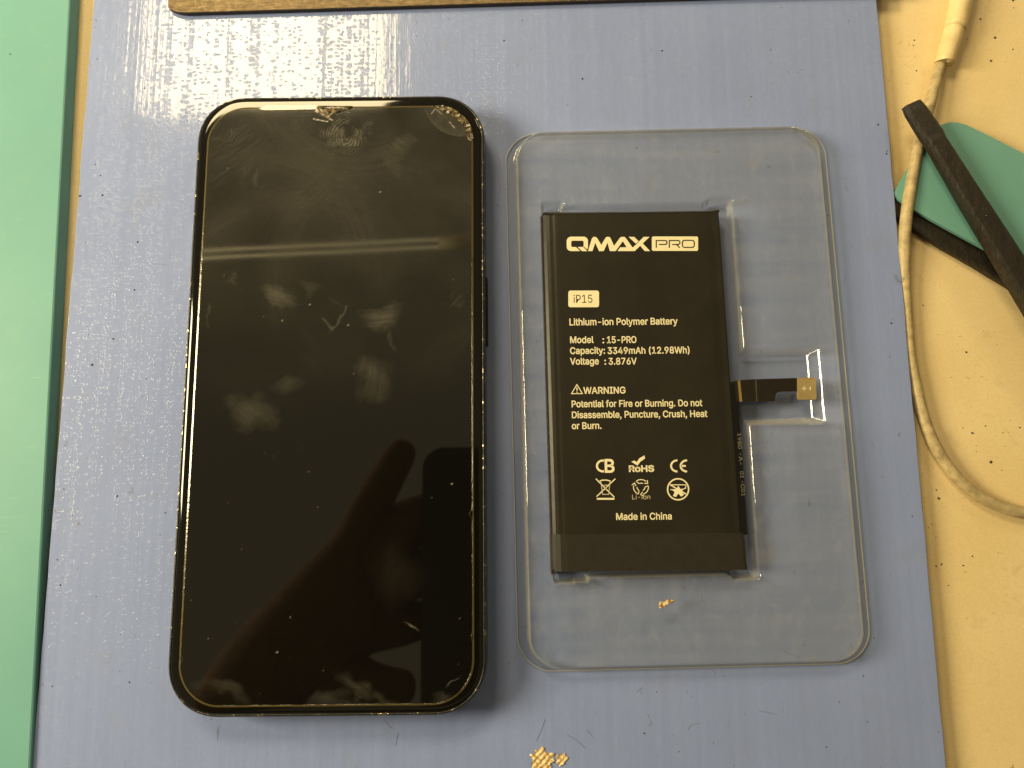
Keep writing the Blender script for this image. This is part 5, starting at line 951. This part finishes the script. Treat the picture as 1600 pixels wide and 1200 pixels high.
# ================================================================== LOOSE BITS
t = NT('amber_flake'); v = t.obj()
t.set(Base_Color=t.mix(t.ramp(t.noise(v, 1.6, 4), [(0.4, 0), (0.6, 1)]), (0.25, 0.11, 0.03), (0.72, 0.58, 0.33)), Roughness=0.4, Normal=t.bump(t.noise(v, 2.0, 3), 0.5, 0.2))
M_AMBER = t.m
pxs = [(1029, 945), (1032, 939), (1038, 940), (1044, 936.5), (1053, 936.5), (1053.5, 940), (1048, 941), (1044, 943), (1040, 948), (1033, 950), (1030, 950)]
bm = bmesh.new(); zt = 4.15
tp = [bm.verts.new((at(x, y, zt).x, at(x, y, zt).y, zt + 0.3 + 0.12 * math.sin(k * 2.1))) for k, (x, y) in enumerate(pxs)]
bt = [bm.verts.new((v_.co.x, v_.co.y, zt - 0.05)) for v_ in tp]
bm.faces.new(tp); bm.faces.new(bt[::-1])
for i in range(len(tp)): bm.faces.new([tp[i - 1], bt[i - 1], bt[i], tp[i]])
tag(bm_obj('glue_flake', bm, M_AMBER), 'small amber glue flake lying in the clear tray below the battery', 'debris')

# lint, grit and hairs scattered over the sheet: too many and too small to count
M_GRIT = simple('dark_grit', (0.05, 0.04, 0.03), 0.7)
bm = bmesh.new(); rnd = random.Random(11)
def grain(x, y, z, r_):
    vs = []
    for k in range(6):
        a = k * math.pi / 3 + rnd.random(); rr_ = r_ * rnd.uniform(0.6, 1.2)
        vs.append(bm.verts.new((x + rr_ * math.cos(a), y + rr_ * math.sin(a), z)))
    tpv = bm.verts.new((x, y, z + r_ * 0.8))
    for k in range(6): bm.faces.new([vs[k], vs[(k + 1) % 6], tpv])
for k in range(210):
    px, py = rnd.uniform(60, 1470), rnd.uniform(0, 1200)
    if 262 < px < 770 and 140 < py < 1130: continue
    if 790 < px < 1365 and 190 < py < 1050: continue
    p = at(px, py, 0)
    if XL < p.x < XR: grain(p.x, p.y, 0.004, rnd.choice([0.10, 0.12, 0.15, 0.2, 0.28]))
    elif p.x > XR: p = at(px, py, Z_TABLE); grain(p.x, p.y, Z_TABLE + 0.004, 0.25)
for k in range(70):                                   # right hand table, clustered crumbs
    cx_, cy_ = rnd.choice([(1550, 60), (1550, 60), (1500, 560), (1560, 660), (1440, 820), (1480, 900)])
    px, py = rnd.gauss(cx_, 32), rnd.gauss(cy_, 38); p = at(px, py, Z_TABLE)
    if p.x > XR + 2: grain(p.x, p.y, Z_TABLE + 0.004, rnd.choice([0.08, 0.12, 0.18, 0.26, 0.4]))
for px, py in ((910, 123), (1385, 240), (1372, 195), (20, 88), (79, 797), (183, 775), (144, 570), (160, 305), (125, 306), (215, 378)):
    p = at(px, py, 0); grain(p.x, p.y, 0.004 if p.x > XL else 1.0, 0.32)
tag(bm_obj('grit', bm, M_GRIT), kind='stuff')
V, Fc = [], []
def fiber(pts, z, r_):
    P = catmull([at(x, y, z) for x, y in pts], 6)
    P = [Vector((p.x, p.y, z + r_ + 0.02)) for p in P]
    v_, f_ = tube(P, r_, 5); b = len(V); V.extend(v_); Fc.extend([tuple(i + b for i in f) for f in f_])
for pts in ([(852, 1123), (846, 1140), (838, 1158)], [(886, 1148), (900, 1156), (915, 1169)], [(916, 1141), (922, 1146), (926, 1152)],
            [(1005, 1073), (995, 1081)],
            [(1075, 1140), (1080, 1133), (1092, 1130)], [(1185, 1110), (1200, 1113), (1215, 1117)], 
            [(600, 1125), (612, 1138)], [(622, 1145), (618, 1165)], [(1222, 1015), (1240, 1024), (1252, 1027)],
            [(240, 412), (262, 414)], [(155, 324), (162, 328)], [(800, 985), (815, 980), (825, 978)]):
    fiber(pts, 0.0, 0.026)
fiber([(1396, 428), (1400, 437), (1406, 440), (1411, 434)], 0.3, 0.07)
o = mesh_obj('lint', V, Fc, simple('brown_lint', (0.19, 0.17, 0.15), 0.7), None)
tag(o, kind='stuff')

# ================================================================== WHO TAKES THE PICTURE (seen mirrored in the dark glass)
M_BODY = simple('dark_phone_case', (0.006, 0.006, 0.006), 0.4)
t = NT('skin'); v = t.obj()
t.set(Base_Color=t.mix(t.ramp(t.noise(v, 0.15, 3), [(0.35, 0), (0.65, 1)]), (0.075, 0.036, 0.018), (0.10, 0.048, 0.025)), Roughness=0.8, Specular_IOR_Level=0.1); M_SKIN = t.m
V, Fc = prism(rrect(-6, CAM.y - 52, 72, 147, 10, 8), CAM.z + 2.0, CAM.z + 10.0, 1.2)
tag(mesh_obj('camera_phone', V, Fc, M_BODY), 'black phone held above the sheet, mirrored as a dark rectangle in the screen', 'smartphone')
def skinned(name, chains, mat, parent=None):
    """one continuous body: chains of (x,y,z,r) that share their first point with an earlier one"""
    bm = bmesh.new(); key = {}; sk = []
    def vert(p):
        k = tuple(round(c_, 3) for c_ in p[:3])
        if k not in key: key[k] = bm.verts.new(Vector(p[:3]) * MM); sk.append(p[3])
        return key[k]
    for ch in chains:
        for a, b in zip(ch[:-1], ch[1:]):
            u_, w_ = vert(a), vert(b)
            if not bm.edges.get((u_, w_)): bm.edges.new((u_, w_))
    me_ = bpy.data.meshes.new(name); bm.to_mesh(me_); bm.free()
    o_ = bpy.data.objects.new(name, me_); COL.objects.link(o_)
    md = o_.modifiers.new('skin', 'SKIN'); md.use_smooth_shade = True
    for sv, r_ in zip(me_.skin_vertices[0].data, sk): sv.radius = (r_ * MM, r_ * MM)
    me_.skin_vertices[0].data[0].use_root = True
    sb = o_.modifiers.new('sub', 'SUBSURF'); sb.levels = sb.render_levels = 2
    me_.materials.append(mat)
    if parent: o_.parent = parent
    return o_
z = CAM.z + 4
wr = (-128, -128, z + 2, 25)
palm = (-92, -74, z + 1, 25)
chains = [[wr, (-108, -100, z, 24), palm],
          [palm, (-76, -50, z, 14), (-66, -32, z, 10), (-56, -14, z, 8.5), (-48, -1, z - 1, 7.5)],
          [palm, (-70, -58, z + 6, 17), (-54, -42, z + 10, 14), (-36, -34, z + 16, 11), (-20, -32, z + 16, 7.5)],
          [palm, (-68, -74, z + 6, 16), (-52, -66, z + 12, 13), (-34, -60, z + 17, 11), (-18, -58, z + 16, 7.5)],
          [palm, (-72, -88, z + 5, 15), (-54, -88, z + 12, 11), (-36, -84, z + 17, 8), (-22, -82, z + 16, 7)],
          [palm, (-86, -98, z - 2, 13), (-70, -108, z - 4, 10), (-54, -112, z - 4, 9), (-43, -112, z - 3, 8)],
          [wr, (-160, -190, z + 5, 29), (-215, -300, z + 10, 36), (-260, -390, z + 20, 42)]]
hand = skinned('person', chains, M_SKIN)
M_CLOTH = simple('dark_cloth', (0.012, 0.010, 0.009), 0.85)
skinned('jacket', [[(-175, -215, z + 5, 40), (-215, -290, z + 12, 48), (-250, -360, z + 60, 60), (-170, -420, z + 150, 95)],
                   [(-170, -420, z + 150, 95), (0, -430, z + 150, 150), (170, -420, z + 150, 95), (150, -330, z + 60, 55), (70, -220, z + 6, 42)],
                   [(0, -430, z + 150, 150), (0, -470, z - 60, 150), (0, -520, z - 300, 150)]], M_CLOTH, hand)
tag(hand, 'bare hand and forearm holding the camera phone, mirrored dark in the screen', 'person')

# added glowing rods, unseen, mirrored as the faint double line across the screen
t = NT('faint_rod_glow'); t.set(Base_Color=(0.6, 0.55, 0.4), Emission_Color=(1.0, 0.82, 0.42), Emission_Strength=1.9)
tl = empty('glow_rods'); tag(tl, 'added glowing twin rods above the bench, mirrored as a faint double line', 'lamp')
for dy in (-3.4, 3.4):
    V, Fc = tube([(-290, 180 + dy, 452), (-150, 185.5 + dy, 452), (-60, 189 + dy, 452)], 1.0, 10)
    mesh_obj('tube', V, Fc, t.m, tl, True)
V, Fc = tube([(-62, 189, 452), (-30, 190.5, 452)], 6.0, 12)
mesh_obj('rod_cap', V, Fc, simple('rod_cap_cream', (0.5, 0.45, 0.3), 0.5), tl, True)
